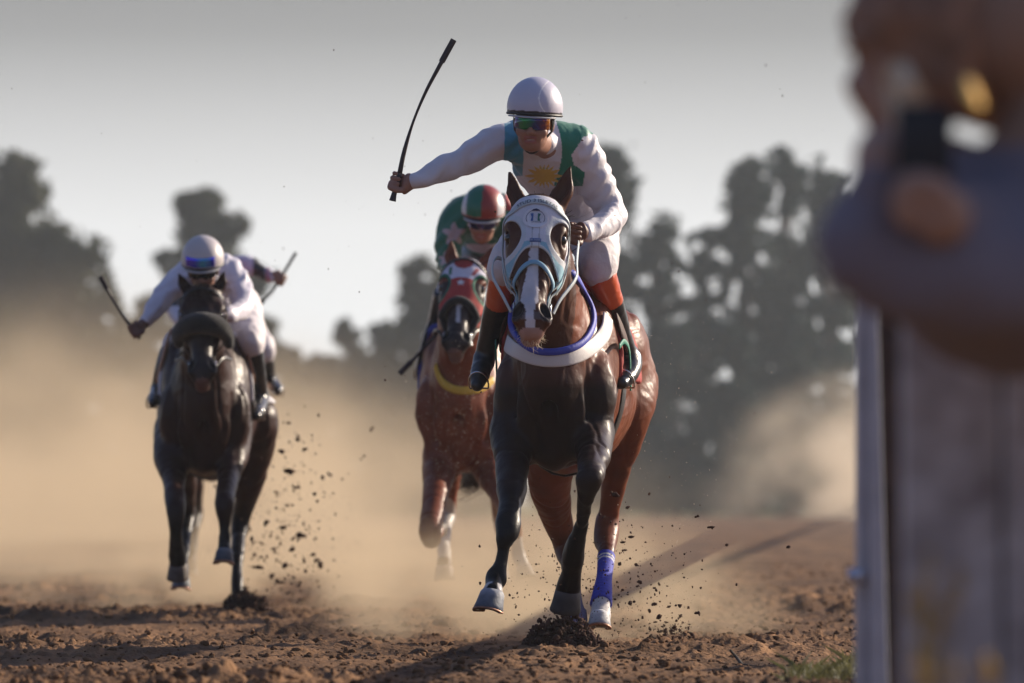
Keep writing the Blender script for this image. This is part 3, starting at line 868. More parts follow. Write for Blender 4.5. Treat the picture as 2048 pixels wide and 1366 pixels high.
def col1(V):
    C = np.tile(BAY, (len(V), 1)); q = H1.loc(V); f = fr1.loc(V)
    # legs are darker by coat; breast and neck front have shade painted in
    dark = np.clip(.5 + .5 * fbm(V * 3.1, 2, 9), 0, 1)[:, None] * .25
    C = C * (1 - dark)
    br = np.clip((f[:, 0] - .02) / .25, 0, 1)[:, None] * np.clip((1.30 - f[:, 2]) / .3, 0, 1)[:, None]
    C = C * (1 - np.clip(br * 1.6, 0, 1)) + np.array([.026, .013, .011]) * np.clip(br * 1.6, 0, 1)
    hm = np.clip((q[:, 2] + .30) / .1, 0, 1)[:, None] * np.clip((.45 - (f[:, 0] * 0 + np.abs(q[:, 1] - .4))) * -8 + 4, 0, 1)[:, None] * 0
    nk = np.clip((f[:, 0] - .12) / .15, 0, 1)[:, None] * np.clip((f[:, 2] - 1.1) / .15, 0, 1)[:, None] * np.clip((.105 - f[:, 1]) / .03, 0, 1)[:, None]  # neck coloured dark on its shaded side, the sun side keeps the bright bay
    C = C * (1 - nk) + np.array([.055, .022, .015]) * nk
    head_ = ((V[:, 1] < 23.86) & (V[:, 2] > 1.2)); C[head_] = (.085, .033, .020)
    C = leg_cols(C, V, .66)
    hind = (V[:, 1] > 24.75) & (V[:, 2] > .35)
    C[hind] = BAY * .85
    C = np.where((V[:, 1] > 24.75)[:, None], leg_cols(np.where((V[:, 2] < 1.0)[:, None], BAY * .85, C), V, .42), C)
    # pasterns
    def patch(c, r, colr):
        m = (((V - c) ** 2).sum(1) < r * r); C[m] = colr
    patch(L1(985, 1188, -.55), .052, (.42, .40, .40)); patch(L1(1200, 1222, .86), .075, (.55, .52, .50)); patch(L1(1146, 1275, .70), .09, (.25, .2, .18))
    # blaze down the face
    hd = (q[:, 1] > .05) & (q[:, 1] < 1.1) & (q[:, 2] > -.12) & (np.abs(q[:, 0]) < .12)
    wdt = np.interp(q[:, 1], [.1, .45, .58, .72, .80, .90, 1.0], [.018, .016, .020, .030, .034, .013, .018]) + .004 * noise(V * 60, 5)
    cxx = np.interp(q[:, 1], [.4, .6, .8, 1], [0, -.006, -.010, -.004])
    m = hd & (np.abs(q[:, 0] - cxx) < wdt) & (q[:, 2] > -.06)
    C[m] = (.60, .57, .60)
    lip = (q[:, 1] > .99) & (np.abs(q[:, 0]) < .05) & (q[:, 1] < 1.2) & (V[:, 1] < 23.7)
    C[lip] = (.40, .24, .20)
    nost = ((((np.abs(q[:, 0]) - .054) / .027) ** 2 + ((q[:, 1] - .88) / .074) ** 2 < 1) & (q[:, 2] > -.07) & hd)
    C[nost & ~lip] = (.035, .026, .028)
    grey = (q[:, 1] > .90) & (q[:, 1] < .95) & hd & ~nost & ~m; C[grey] = (.12, .09, .09)
    return C.astype(np.float32)
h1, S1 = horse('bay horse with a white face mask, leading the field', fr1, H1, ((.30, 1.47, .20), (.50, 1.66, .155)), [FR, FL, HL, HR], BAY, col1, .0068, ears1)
hoof('hoof', L1(985, 1186, -.56), (-.18, -.28, -1), (-.35, -1, .05), .056, h1, (.20, .21, .24), (.10, .12, .16), True)
hoof('hoof', L1(1136, 1180, -.10), np.array([-.10, .30, -1.0]), (-.25, -1, -.35), .060, h1, (.055, .048, .046), (.035, .03, .03), False)
hoof('hoof', L1(1200, 1228, .84), np.array([-.05, -.45, -1]), (-.1, -1, .3), .048, h1, (.50, .50, .50), (.28, .29, .32), True)
hoof('hoof', L1(1146, 1282, .68), np.array([-.05, -.4, -1]), (-.1, -1, .2), .048, h1, (.15, .12, .10), (.15, .12, .10))

# face mask
def mask_region(H, pts):
    q = H.loc(pts); s_, l_, t_ = q[..., 0], q[..., 1], q[..., 2]; k = H.k; a = np.abs(s_)
    r = np.maximum(.045 - l_, (-t_ - .185) * .6)
    # upper slanting cut beside the ears
    r = np.maximum(r, (a * .9 - (.062 + (l_ - .05) * .62)))
    # lower arch across the nose
    arch = .435 + 12.0 * s_ ** 2 + 950 * s_ ** 4
    r = np.maximum(r, (l_ - np.minimum(arch, .78)) * .62)
    eye = 1 - np.sqrt(((a - .098) / .046) ** 2 + ((l_ - .335) / .112) ** 2 + (np.minimum(t_ + .02, 0) / .085) ** 2)
    return r * k, eye * .04 * k
def m1_region(p):
    r, e = mask_region(H1, p); return np.maximum(r, e)
def m1_col(V):
    r, e = mask_region(H1, V); q = H1.loc(V)
    C = np.tile(np.array([.66, .65, .72]), (len(V), 1))
    low = q[:, 1] > (.395 + .1 * np.abs(q[:, 0]))
    blue = low & (np.abs(q[:, 0]) > .018); C[blue] = (.26, .48, .58)
    C[e > -.016] = (.60, .63, .66); C[r > -.010] = (.62, .65, .68)
    seam = (np.abs(np.abs(q[:, 0]) - .013) < .0022) & (q[:, 1] > .24); C[seam] *= .6
    return C
lo = H1.O + np.array([-.2, -.5, -.55]); hi = H1.O + np.array([.2, .25, .1])
mask1 = shell('face_mask', S1, .006, m1_region, lo, hi, .0034, M_clothA, h1, m1_col)

def head_strap(name, S, H, mat, parent, spec, wd, th, n=24, off=.004):
    """spec: rows (side, l) along the face surface; rays leave the head's core"""
    q = spline(spec, 8); pts, nn = [], []
    for s_, l_, t_ in q:
        o = H.w(0, l_, -.09); d = H.w(s_, l_, t_) - o
        p, m_ = S.hit(o, d, .26, off); pts.append(p); nn.append(m_)
    pts = np.array(pts); nn = np.array(nn)
    return MB().ribbon(pts, nn, wd, th).build(name, mat, parent), pts, nn
# rows: (s, l, t) direction targets on the skin
bb, bbP, bbN = head_strap('browband', S1, H1, M_white_strap, h1, [(-.125, .235, -.05), (-.112, .185, -.01), (-.08, .145, .03), (-.04, .122, .06), (0, .115, .07), (.04, .122, .06), (.08, .145, .03), (.112, .185, -.01), (.125, .235, -.05)], .027, .005, off=.009)
nb1, _, _ = head_strap('noseband', S1, H1, M('noseband_blue', (.22, .42, .55), .6), h1, [(-.11, .72, -.12), (-.085, .655, -.06), (-.05, .58, .02), (0, .545, .04), (.05, .58, .02), (.085, .655, -.06), (.11, .72, -.12)], .020, .006, off=.007)
for q in (-1, 1):
    head_strap('cheek_strap', S1, H1, M_white_strap, h1, [(q * .125, .215, -.06), (q * .14, .32, -.07), (q * .14, .45, -.09), (q * .12, .58, -.10), (q * .10, .74, -.10)], .016, .005, off=.012)
    head_strap('cheek_strap', S1, H1, M_white_strap, h1, [(q * .125, .20, -.10), (q * .14, .34, -.11), (q * .14, .50, -.12), (q * .12, .64, -.13), (q * .10, .80, -.09)], .012, .005, off=.018)
    c_ = H1.w(q * .066, .80, -.075)
    mb = MB(); a = np.linspace(0, 2 * math.pi, 20, endpoint=False)
    mb.tube(c_ + np.outer(np.cos(a), H1.h * .034) + np.outer(np.sin(a), H1.t * .034), .0048, 6, closed=True)
    mb.build('bit_ring', M_steel, h1)
# blinking loop of rein on each side of the face
for q in (-1, 1):
    ring = H1.w(q * .075, .80, -.08); hand = P(1158 if q > 0 else 1010, 468, 23.95)
    p = spline([ring, ring + [q * .03, .03, .06], H1.w(q * .150, .50, -.10), H1.w(q * .150, .32, -.14), hand] if q > 0 else [ring, ring + [q * .03, .03, .06], H1.w(q * .150, .50, -.10), H1.w(q * .140, .30, -.16), H1.w(q * .08, .2, -.3)], 6)
    MB().ribbon(p, [(q * .9, -.4, .1)] * len(p), .016, .005).build('rein', M_white_strap, h1)

# lettering wrapped on the browband
def letters(txt, size, name='lettering'):
    cu = bpy.data.curves.new(name, 'FONT'); cu.body = txt; cu.size = size; cu.extrude = .0; cu.align_x = 'CENTER'
    ob = bpy.data.objects.new(name, cu); col.objects.link(ob)
    me = bpy.data.meshes.new_from_object(ob.evaluated_get(bpy.context.evaluated_depsgraph_get()))
    V = np.array([v.co[:] for v in me.vertices]); fs = [tuple(p_.vertices) for p_ in me.polygons]
    bpy.data.objects.remove(ob); return V, fs
def text_on(txt, size, pts, nrm, mat, parent, off=.006, center=None, up=None, name='lettering', bold=0.0, shift=0.0):
    V, fs = letters(txt, size)
    p = np.asarray(pts); seg = np.concatenate([[0], np.cumsum(np.linalg.norm(np.diff(p, axis=0), axis=1))]); mid = seg[-1] / 2 + shift
    out = []
    for v in V:
        s_ = mid + v[0]; q = np.array([np.interp(s_, seg, p[:, j]) for j in range(3)]); nn = norm([np.interp(s_, seg, np.asarray(nrm)[:, j]) for j in range(3)])
        q2 = np.array([np.interp(s_ + .004, seg, p[:, j]) for j in range(3)]); t = norm(q2 - q + 1e-9); b_ = np.cross(nn, t)
        out.append(q + b_ * (v[1] - size * .34) + nn * off)
    me = bpy.data.meshes.new(name); o0 = np.array(parent.location)
    pp = parent.parent
    while pp is not None: o0 = o0 + np.array(pp.location); pp = pp.parent
    me.from_pydata([tuple(v - o0) for v in out], [], fs); me.materials.append(mat)
    o = bpy.data.objects.new(name, me); col.objects.link(o); o.parent = parent; return o
M_ink = M('dark_print', (.03, .04, .10), .8)
text_on('STUD 3 ISLETAS', .025, bbP, bbN, M_ink, bb, off=.0075)
# round emblem on the forehead: a jockey's silks on a white disc
def flat_on(S, H, shapes, parent, name, mat, off):
    """polygons in (s, l*L) face coordinates laid on the mask"""
    V, fs = [], []
    for poly in shapes:
        b0 = len(V)
        for s_, l_ in poly:
            o = H.w(s_, l_, -.03); p, nn = S.hit(o, H.t, .2, off); V.append(p)
        fs.append(tuple(range(b0, len(V))))
    me = bpy.data.meshes.new(name); me.from_pydata([tuple(v - np.array(parent.location) - (np.array(parent.parent.location) if parent.parent else 0)) for v in V], [], fs); me.materials.append(mat)
    o = bpy.data.objects.new(name, me); col.objects.link(o); o.parent = parent; return o
cx_, cl_ = -.004, .235
def arcpoly(r0, r1, a0, a1, n=14):
    A = np.radians(np.linspace(a0, a1, n)); asp = .045 / .028 * .62 / .62
    return [(cx_ + r1 * math.cos(a), cl_ + r1 / H1.L * math.sin(a)) for a in A] + [(cx_ + r0 * math.cos(a), cl_ + r0 / H1.L * math.sin(a)) for a in A[::-1]]
flat_on(S1, H1, [arcpoly(0.0001, .046, 0, 360, 28)[:28]], mask1, 'emblem', M('emblem_white', (.72, .71, .76), .8), .0105)
flat_on(S1, H1, [[(cx_ - .019, cl_ - .028), (cx_ - .008, cl_ - .030), (cx_ - .008, cl_ + .022), (cx_ - .017, cl_ + .022), (cx_ - .014, cl_ - .004)]], mask1, 'emblem', M('emblem_blue', (.05, .12, .35), .8), .0118)
flat_on(S1, H1, [[(cx_ + .019, cl_ - .028), (cx_ + .008, cl_ - .030), (cx_ + .008, cl_ + .022), (cx_ + .017, cl_ + .022), (cx_ + .014, cl_ - .004)]], mask1, 'emblem', M('emblem_green', (.02, .14, .12), .8), .0118)
flat_on(S1, H1, [arcpoly(.033, .035, 150, 260), arcpoly(.033, .035, -80, 30), [(cx_ - .016, cl_ - .048), (cx_ + .016, cl_ - .048), (cx_ + .012, cl_ - .056), (cx_ + .002, cl_ - .064), (cx_ - .010, cl_ - .058)]], mask1, 'emblem', M_ink, .0118)
tp = np.array([H1.w(s_, .262, 0) for s_ in np.linspace(-.04, .04, 9)]); r_ = [S1.hit(H1.w(s_, .262, -.03), H1.t, .2, .006) for s_ in np.linspace(-.04, .04, 9)]
text_on('LANDIVAR', .0085, [q[0] for q in r_], [q[1] for q in r_], M_ink, mask1, off=.005)
r_ = [S1.hit(H1.w(s_, .395, -.03), H1.t, .2, .006) for s_ in np.linspace(-.03, .03, 7)]
tg = MB().ribbon([q[0] for q in r_][1:-1], [q[1] for q in r_][1:-1], .017, .003).build('maker_tag', M('tag_blue', (.10, .16, .34), .8), mask1)
text_on('BY TODY', .0095, [q[0] for q in r_], [q[1] for q in r_], M('tag_print', (.6, .62, .7), .8), mask1, off=.0045)

# breast collar (pale band), blue padded yoke, girth
nrm_plane = None
c0 = fr1.w(.16, 0, 1.28)
P_, N_ = front_path(S1, [(1012, 640), (1004, 664), (1012, 690), (1040, 714), (1090, 728), (1140, 723), (1180, 702), (1206, 672), (1212, 640)], 24.65, .85, fr1, .10)
MB().ribbon(P_, N_, .066, .006).build('breast_collar', M('collar_cream', (.62, .58, .56), .55, bump=.1), h1)
P_, N_ = front_path(S1, [(1040, 600), (1026, 630), (1026, 662), (1042, 690), (1066, 708), (1095, 714), (1130, 709), (1160, 693), (1178, 665), (1181, 635), (1170, 606), (1152, 578), (1132, 556), (1112, 545)], 24.65, .85, fr1, .10)
MB().ribbon(P_, N_, .030, .015).build('neck_yoke', M_blue, h1)
P_, N_ = ring_on(S1, fr1.w(-.18, 0, 1.15), fr1.l, fr1.u, 44, 0, 360, off=.004)
MB().ribbon(P_, N_, .085, .008, closed=True).build('girth', M_blackleather, h1)

def saddle_set(S, fr, h, root, cloth_mat, cloth_col, drop=.33, leather=M_brownleather, a0=-.72, a1=.0):
    def reg(p):
        q = fr.loc(p); return np.maximum(np.maximum(a0 - q[..., 0], q[..., 0] - a1), (1.58 - drop) - q[..., 2])
    lo = fr.O + np.array([-.6, -.6, -.3]); hi = fr.O + np.array([.6, 1.1, .5])
    shell('saddlecloth', S, .018, reg, lo, hi, .012, cloth_mat, root, cloth_col, warp=lambda V: .004 * noise(V * 9, 2))
    sdl = Sdf()
    sdl.ell(fr.w(-.36, 0, 1.575), (.24, .16, .05), fr.R, k=.03)
    sdl.ell(fr.w(-.16, 0, 1.60), (.06, .10, .06), fr.R, k=.04)
    sdl.ell(fr.w(-.56, 0, 1.61), (.07, .14, .045), fr.R, k=.04)
    for q in (-1, 1):
        sdl.ell(fr.w(-.12, q * .235, 1.44), (.15, .020, .17), rot(fr.R, q * 14, 0), k=.03)
    skin('saddle', sdl, .010, leather, root)
saddle_set(S1, fr1, h1, h1, M_red, None, .42)
# number cloth tongue hanging green ribbon straps at both sides
for q in (-1, 1):
    a = fr1.w(.13, q * .262, 1.30); b = fr1.w(-.05, q * .285, 1.28); c_ = fr1.w(-.10, q * .285, 1.12)
    p = spline([a, (a + b) / 2 + [0, 0, .035], b, c_], 6)
    MB().ribbon(p, [fr1.l * q] * len(p), .022, .006).build('tie_strap', M_green, h1)

# leg bandages
def bandage(S, a, b, r, mat, root, h=.0045, stripes=None, off=.007, base=(.045, .055, .42)):
    a = np.asarray(a); b = np.asarray(b); d = norm(b - a); L = np.linalg.norm(b - a)
    def reg(p):
        t = (p - a) @ d; ra = np.sqrt(np.maximum(((p - a) ** 2).sum(-1) - t * t, 0))
        return np.maximum(np.maximum(-t, t - L), ra - r)
    lo = np.minimum(a, b) - r - .01; hi = np.maximum(a, b) + r + .01
    def cf(V):
        t = (V - a) @ d; C = np.tile(np.array(base), (len(V), 1))
        C *= (1 + .12 * np.sin(t * 260 + 9 * V[:, 0]))[:, None]
        for s0, s1 in (stripes or []): C[(t > s0) & (t < s1)] = (.62, .62, .60)
        return C
    return shell('bandage', S, off, reg, lo, hi, h, mat, root, cf)
bandage(S1, L1(1213, 1112, 1.25), L1(1203, 1212, .92), .065, M_clothA, h1, stripes=[(.028, .040), (.050, .062)])
bandage(S1, L1(1144, 1165, 1.10), L1(1149, 1265, .76), .06, M_clothA, h1, base=(.085, .075, .16))
# whiskers, mane and tail
rs = np.random.default_rng(3); rt, tp = [], []
for i in range(70):
    a = rs.uniform(-1, 1) * 1.7; s_ = math.sin(a) * .036; o = H1.w(0, .965, -.08); d = H1.s * math.sin(a) + H1.h * math.cos(a) * .9 + H1.t * rs.uniform(-.6, .5)
    p, nn = S1.hit(o, d, .12); rt.append(p); tp.append(p + nn * rs.uniform(.006, .022) + [rs.normal(0, .006), 0, -.008])
strands('whiskers', M_whisk, h1, rt, tp, .0010, jit=.006, n=4)
def mane(S, fr, H, root, neck, seed=1, lean=.6, ln=.12, n=500):
    rs = np.random.default_rng(seed); rt, tp = [], []
    for i in range(n):
        t = rs.random(); b = fr.w(.02, 0, 1.45) * (1 - t) + H.w(0, .12, -.12) * t; a_ = (np.asarray(fr.w(neck[1][0], 0, neck[1][1])) - (fr.w(.02, 0, 1.45) + H.w(0, .12, -.12)) / 2) * 4 * t * (1 - t)
        up = norm(fr.u * .8 - fr.f * .55); p, nn = S.hit(b + a_, up + rs.normal(0, .05, 3), .4)
        rt.append(p - nn * .006); tp.append(p + up * ln * rs.uniform(.3, 1) - fr.f * ln * lean + fr.l * rs.normal(.02, .03))
    strands('mane', M_hair, root, rt, tp, .004, jit=.02)
mane(S1, fr1, H1, h1, ((.30, 1.47, .20), (.50, 1.66, .155)), 2, ln=.06, n=500)
def tail(fr, root, mat, pts, spread, n=160, seed=4):
    rs = np.random.default_rng(seed); mb = MB(); q = spline(pts, 6)
    m = len(q); t = np.linspace(0, 1, m)[:, None]
    for i in range(n):
        off = rs.normal(0, 1, 3) * spread; off2 = rs.normal(0, 1, 3) * spread * .3
        p = q + off * t ** 1.2 + off2 * np.sin(t * 9 + rs.uniform(0, 6)) * t + rs.normal(0, .010, 3)
        e = rs.uniform(.7, 1); kk = max(3, int(m * e)); mb.tube(p[:kk], np.linspace(.004, .0012, kk), 3, caps=False)
    mb.build('tail', mat, root)
tail(fr1, h1, M_hair, [fr1.w(-1.38, 0, 1.36), fr1.w(-1.55, .02, 1.38), fr1.w(-1.75, .0, 1.2), fr1.w(-1.95, -.03, .95)], .05)
# ---------------------------------------------------------------- the other horses
def J(Yr):
    return lambda px, py, dy, r=None: (P(px, py, Yr + dy), r) if r is not None else P(px, py, Yr + dy)
def simple_cols(bay, fr, H, zb, black=(.009, .007, .009), blaze=None, socks=()):
    def f(V):
        C = np.tile(np.array(bay), (len(V), 1)); q = H.loc(V); g = fr.loc(V)
        C = C * (1 - .3 * np.clip(.5 + .5 * fbm(V * 3, 2, 9), 0, 1)[:, None])
        C = leg_cols(C, V, zb, black=black)
        for c, r, k in socks: C[((V - c) ** 2).sum(1) < r * r] = k
        hd = (q[:, 1] > .1) & (q[:, 1] < 1.1) & (q[:, 2] > -.1) & (np.abs(q[:, 0]) < .12)
        C[hd & (q[:, 1] > .30)] = (.040, .027, .026)
        C[hd & (q[:, 1] > .74)] = (.030, .022, .024)
        if blaze: C[hd & (np.abs(q[:, 0]) < blaze + .004 * noise(V * 50, 2)) & (q[:, 2] > -.06) & (q[:, 1] < .75)] = (.5, .47, .48)
        nost = (((np.abs(q[:, 0]) - .052) / .024) ** 2 + ((q[:, 1] - .885) / .066) ** 2 < 1) & (q[:, 2] > -.06) & hd
        C[nost] = (.010, .008, .009)
        C[(q[:, 1] > 1.0) & (np.abs(q[:, 0]) < .035) & (q[:, 1] < 1.2)] = (.16, .09, .08)
        return C.astype(np.float32)
    return f
def bitset(S, H, root, strapmat):
    for q in (-1, 1):
        head_strap('cheek_strap', S, H, strapmat, root, [(q * .12, .19, -.06), (q * .14, .34, -.09), (q * .13, .5, -.11), (q * .10, .74, -.10)], .016, .005, off=.012)
        c_ = H.w(q * .066, .80, -.075); a = np.linspace(0, 2 * math.pi, 16, endpoint=False); mb = MB()
        mb.tube(c_ + np.outer(np.cos(a), H.h * .034) + np.outer(np.sin(a), H.t * .034), .0048, 6, closed=True); mb.build('bit_ring', M_steel, root)
        p = spline([c_, c_ + [q * .04, .08, .05], H.w(q * .14, .5, -.25), H.w(q * .10, .2, -.40)], 5)
        MB().ribbon(p, [(q * .9, -.4, .1)] * len(p), .016, .005).build('rein', strapmat, root)

# bay horse in the red hood
j = J(30.8); fr2 = Frame((922 - 1024) / F * 30.8 + .02, 31.1, 4, z=.04)
H2 = Head(P(931, 520, 30.45), P(909, 694, 30.04), (1, .02, .08))
legs2 = [dict(pts=[j(885, 880, .35, .10), j(880, 930, .12, .095), j(873, 975, -.1, .076), j(867, 1015, -.28, .064), j(861, 1055, -.44, .060), j(862, 1076, -.42, .054), j(866, 1080, -.25, .036), j(870, 1072, -.05, .034), j(872, 1062, .02, .042)]),
         dict(pts=[j(962, 880, .35, .10), j(978, 940, .12, .09), j(1002, 990, -.15, .060), j(1022, 1042, -.38, .050), j(1032, 1085, -.36, .033), j(1038, 1112, -.34, .038), j(1046, 1130, -.36, .034)]),
         dict(k=.06, pts=[(fr2.w(-1.0, -.15, 1.1), .15), j(893, 895, 1.0, .115), j(895, 960, 1.2, .072), j(894, 1005, 1.32, .052), j(893, 1032, 1.36, .048), j(890, 1062, 1.2, .034), j(888, 1105, 1.0, .036), j(888, 1130, .9, .042)]),
         dict(k=.06, pts=[(fr2.w(-1.0, .15, 1.1), .15), j(995, 900, 1.0, .115), j(1003, 970, 1.2, .072), j(1003, 1035, 1.34, .05), j(1003, 1090, 1.1, .033), j(1003, 1140, .9, .038)])]
h2, S2 = horse('red brown horse in a red and white hood, between the other two riders', fr2, H2, ((.30, 1.47, .20), (.50, 1.66, .155)), legs2, None,
    simple_cols((.21, .060, .032), fr2, H2, .35, blaze=.010, socks=[(P(889, 1085, 31.95), .26, (.50, .46, .42)), (P(1040, 1115, 30.45), .12, (.5, .46, .42))]), .0105,
    [(-1, P(901, 482, 30.5), .036), (1, P(992, 488, 30.5), .036)])
hoof('hoof', P(872, 1060, 30.84), np.array([.1, .8, .3]), (0, -.4, -1), .05, h2, (.10, .08, .07), (.08, .06, .05))
hoof('hoof', P(888, 1134, 31.66), np.array([.05, -.1, -1]), (0, -1, -.2), .054, h2, (.26, .22, .20), (.20, .17, .15))
hoof('hoof', P(1047, 1134, 30.44), np.array([.25, -.3, -1]), (0, -1, .2), .048, h2, (.26, .22, .20), (.2, .17, .15))
hoof('hoof', P(1003, 1145, 31.68), np.array([0, -.3, -1]), (0, -1, .2), .048, h2, (.16, .12, .10), (.1, .08, .07))
def m2_region(p):
    q = H2.loc(p); s_, l_, t_ = q[..., 0], q[..., 1], q[..., 2]; a = np.abs(s_)
    r = np.maximum(.05 - l_, (-t_ - .16) * .6)
    r = np.maximum(r, a * .9 - (.066 + (l_ - .05) * .62)); r = np.maximum(r, (l_ - np.minimum(.50 + 14 * s_ ** 2, .74)) * .62)
    e = 1 - np.sqrt(((a - .104) / .040) ** 2 + ((l_ - .335) / .10) ** 2 + (np.minimum(t_ + .02, 0) / .085) ** 2)
    return np.maximum(r, e * .04) if not m2_region.split else (r, e * .04)
m2_region.split = False
def starf(x, y, R):
    a = np.arctan2(x, y); rr = np.hypot(x, y); k = np.abs(((a / (2 * math.pi) * 5 + .5) % 1) - .5) * 2
    return rr < R * (.42 + .58 * (1 - k) ** 1.0 * (1 if True else 0)) * np.where(k < 1, 1, 1)
def m2_col(V):
    m2_region.split = True; r, e = m2_region(V); m2_region.split = False
    q = H2.loc(V); s_, l_ = q[:, 0], q[:, 1]
    C = np.tile(np.array([.42, .040, .036]), (len(V), 1))
    C[l_ < .285 + 2.0 * s_ ** 2] = (.62, .60, .70)
    C[(np.hypot(s_, (l_ - .115) * .62) < .048)] = (.34, .03, .03)
    C[(np.abs(s_ + .062) < .008) & (np.abs(l_ - .20) < .04)] = (.02, .16, .10); C[(np.abs(s_ - .062 + (l_ - .2) * .25) < .009) & (np.abs(l_ - .20) < .045)] = (.30, .04, .06)
    C[starf(s_ + .002, -(l_ - .345) * .62, .021)] = (.72, .68, .68)
    C[(e > -.012) | ((r > -.009) & (l_ > .3))] = (.015, .13, .08)
    return C
lo = H2.O + np.array([-.2, -.55, -.55]); hi = H2.O + np.array([.2, .25, .12])
shell('hood', S2, .006, m2_region, lo, hi, .0045, M_clothA, h2, m2_col)
head_strap('browband', S2, H2, M_blackleather, h2, [(-.125, .20, -.06), (-.10, .14, -.02), (0, .09, .03), (.10, .14, -.02), (.125, .20, -.06)], .018, .005, off=.010)
def fleece(S, H, root, l0, droop, r, halfw=.115):
    rows = spline([(-halfw, l0 + droop, -.10), (-halfw * .8, l0 + droop * .42, -.05), (-halfw * .45, l0 + droop * .12, .0), (0, l0, .03), (halfw * .45, l0 + droop * .12, .0), (halfw * .8, l0 + droop * .42, -.05), (halfw, l0 + droop, -.10)], 6)
    pts = [S.hit(H.w(0, l_, -.09), H.w(s_, l_, t_) - H.w(0, l_, -.09), .26, r * .6)[0] for s_, l_, t_ in rows]
    MB().tube(pts, [r * (.7 + .3 * math.sin(math.pi * i / (len(pts) - 1))) for i in range(len(pts))], 12).build('sheepskin_noseband', M_fleece, root)
fleece(S2, H2, h2, .53, .22, .022, .10)
bitset(S2, H2, h2, M_blackleather)
P_, N_ = front_path(S2, [(876, 738), (882, 758), (894, 775), (916, 786), (945, 787), (968, 780), (985, 765)], 31.5, .95, fr2)
MB().ribbon(P_, N_, .042, .010).build('breast_collar', M('collar_yellow', (.62, .40, .04), .7, bump=.2), h2)
saddle_set(S2, fr2, h2, h2, M('blue_cloth', (.03, .04, .26), .75, bump=.3, bscale=50), None, .44, M_blackleather)
tail(fr2, h2, M_tailhair, [fr2.w(-1.38, 0, 1.34), fr2.w(-1.55, .05, 1.25), P(975, 930, 32.6), P(930, 965, 32.8), P(905, 950, 32.9)], .05, n=220)
mane(S2, fr2, H2, h2, ((.30, 1.47, .20), (.50, 1.66, .155)), 5, ln=.07)

# dark bay at the left
j = J(31.6); fr3 = Frame((406 - 1024) / F * 31.6, 31.9, -1.5, z=.02)
H3 = Head(P(405, 572, 31.25), P(404, 754, 30.88), (1, .02, .0))
legs3 = [dict(pts=[j(348, 860, .35, .11), j(343, 915, .12, .10), j(347, 955, -.05, .066), j(350, 995, -.25, .053), j(352, 1028, -.36, .052), j(352, 1062, -.35, .034), j(353, 1088, -.28, .038), j(354, 1108, -.22, .045), j(356, 1130, -.18, .046)]),
         dict(pts=[j(465, 860, .35, .11), j(462, 915, .12, .095), j(457, 955, -.05, .064), j(451, 990, -.25, .052), j(449, 1012, -.34, .052), j(449, 1045, -.34, .034), j(449, 1082, -.34, .034), j(449, 1100, -.38, .036)]),
         dict(k=.06, pts=[(fr3.w(-1.0, -.15, 1.1), .16), j(350, 880, 1.0, .12), j(366, 960, 1.2, .080), j(372, 1005, 1.32, .056), j(374, 1035, 1.36, .054), j(371, 1075, 1.2, .034), j(366, 1125, .95, .036), j(363, 1150, .85, .038)]),
         dict(k=.06, pts=[(fr3.w(-1.0, .17, 1.1), .17), j(508, 840, 1.0, .14), j(508, 900, 1.15, .115), j(499, 965, 1.25, .082), j(487, 1020, 1.36, .056), j(479, 1060, 1.36, .048), j(475, 1110, 1.15, .033), j(474, 1165, .95, .031), j(474, 1195, .88, .036)])]
h3, S3 = horse('dark brown horse with a thick black sheepskin noseband at the left', fr3, H3, ((.30, 1.45, .21), (.50, 1.62, .17)), legs3, None,
    simple_cols((.040, .016, .013), fr3, H3, .60), .0105, [(-1, P(357, 546, 31.25), .032), (1, P(451, 540, 31.25), .034)], slim=1.04)
hoof('hoof', P(356, 1128, 31.42), np.array([-.03, .35, -1.0]), (0, -1, -.35), .056, h3, (.09, .07, .065), (.07, .05, .045))
hoof('hoof', P(449, 1102, 31.22), np.array([-.05, -.35, -1]), (0, -1, .2), .052, h3, (.10, .11, .13), (.06, .07, .09), True)
hoof('hoof', P(363, 1154, 32.45), np.array([-.03, -.3, -1]), (0, -1, .2), .052, h3, (.16, .18, .20), (.12, .13, .15), True)
hoof('hoof', P(474, 1200, 32.48), np.array([0, -.3, -1]), (0, -1, .2), .050, h3, (.06, .05, .05), (.05, .04, .04))
q = spline([[*P(a, b, y), r] for a, b, y, r in [(356, 690, 31.16, .026), (358, 668, 31.10, .042), (376, 652, 31.03, .056), (405, 646, 30.99, .060), (434, 652, 31.03, .056), (452, 668, 31.10, .042), (459, 692, 31.16, .026)]], 6)
MB().tube(q[:, :3], q[:, 3], 14).build('sheepskin_noseband', M_fleece, h3)
head_strap('browband', S3, H3, M_blackleather, h3, [(-.125, .20, -.06), (-.10, .15, -.02), (0, .11, .03), (.10, .15, -.02), (.125, .20, -.06)], .018, .005, off=.006)
bitset(S3, H3, h3, M_blackleather)
rs = np.random.default_rng(9); rt = []; tp = []
for i in range(260):
    a = rs.uniform(-.045, .045); l_ = rs.uniform(-.02, .08); rt.append(H3.w(a, l_, -.02)); tp.append(H3.w(a * 1.3, l_ + rs.uniform(.05, .17), .055 + rs.normal(0, .01)) + (0 if i % 3 else H3.t * .01))
strands('forelock', M_hair, h3, rt, tp, .0035, jit=.008)
saddle_set(S3, fr3, h3, h3, M('white_cloth', (.62, .60, .62), .8, bump=.3, bscale=50), None, .40, M('tan_leather', (.34, .17, .10), .45, bump=.1))
P_, N_ = ring_on(S3, fr3.w(-.18, 0, 1.15), fr3.l, fr3.u, 40, 0, 360, off=.004)
MB().ribbon(P_, N_, .085, .008, closed=True).build('girth', M_blackleather, h3)
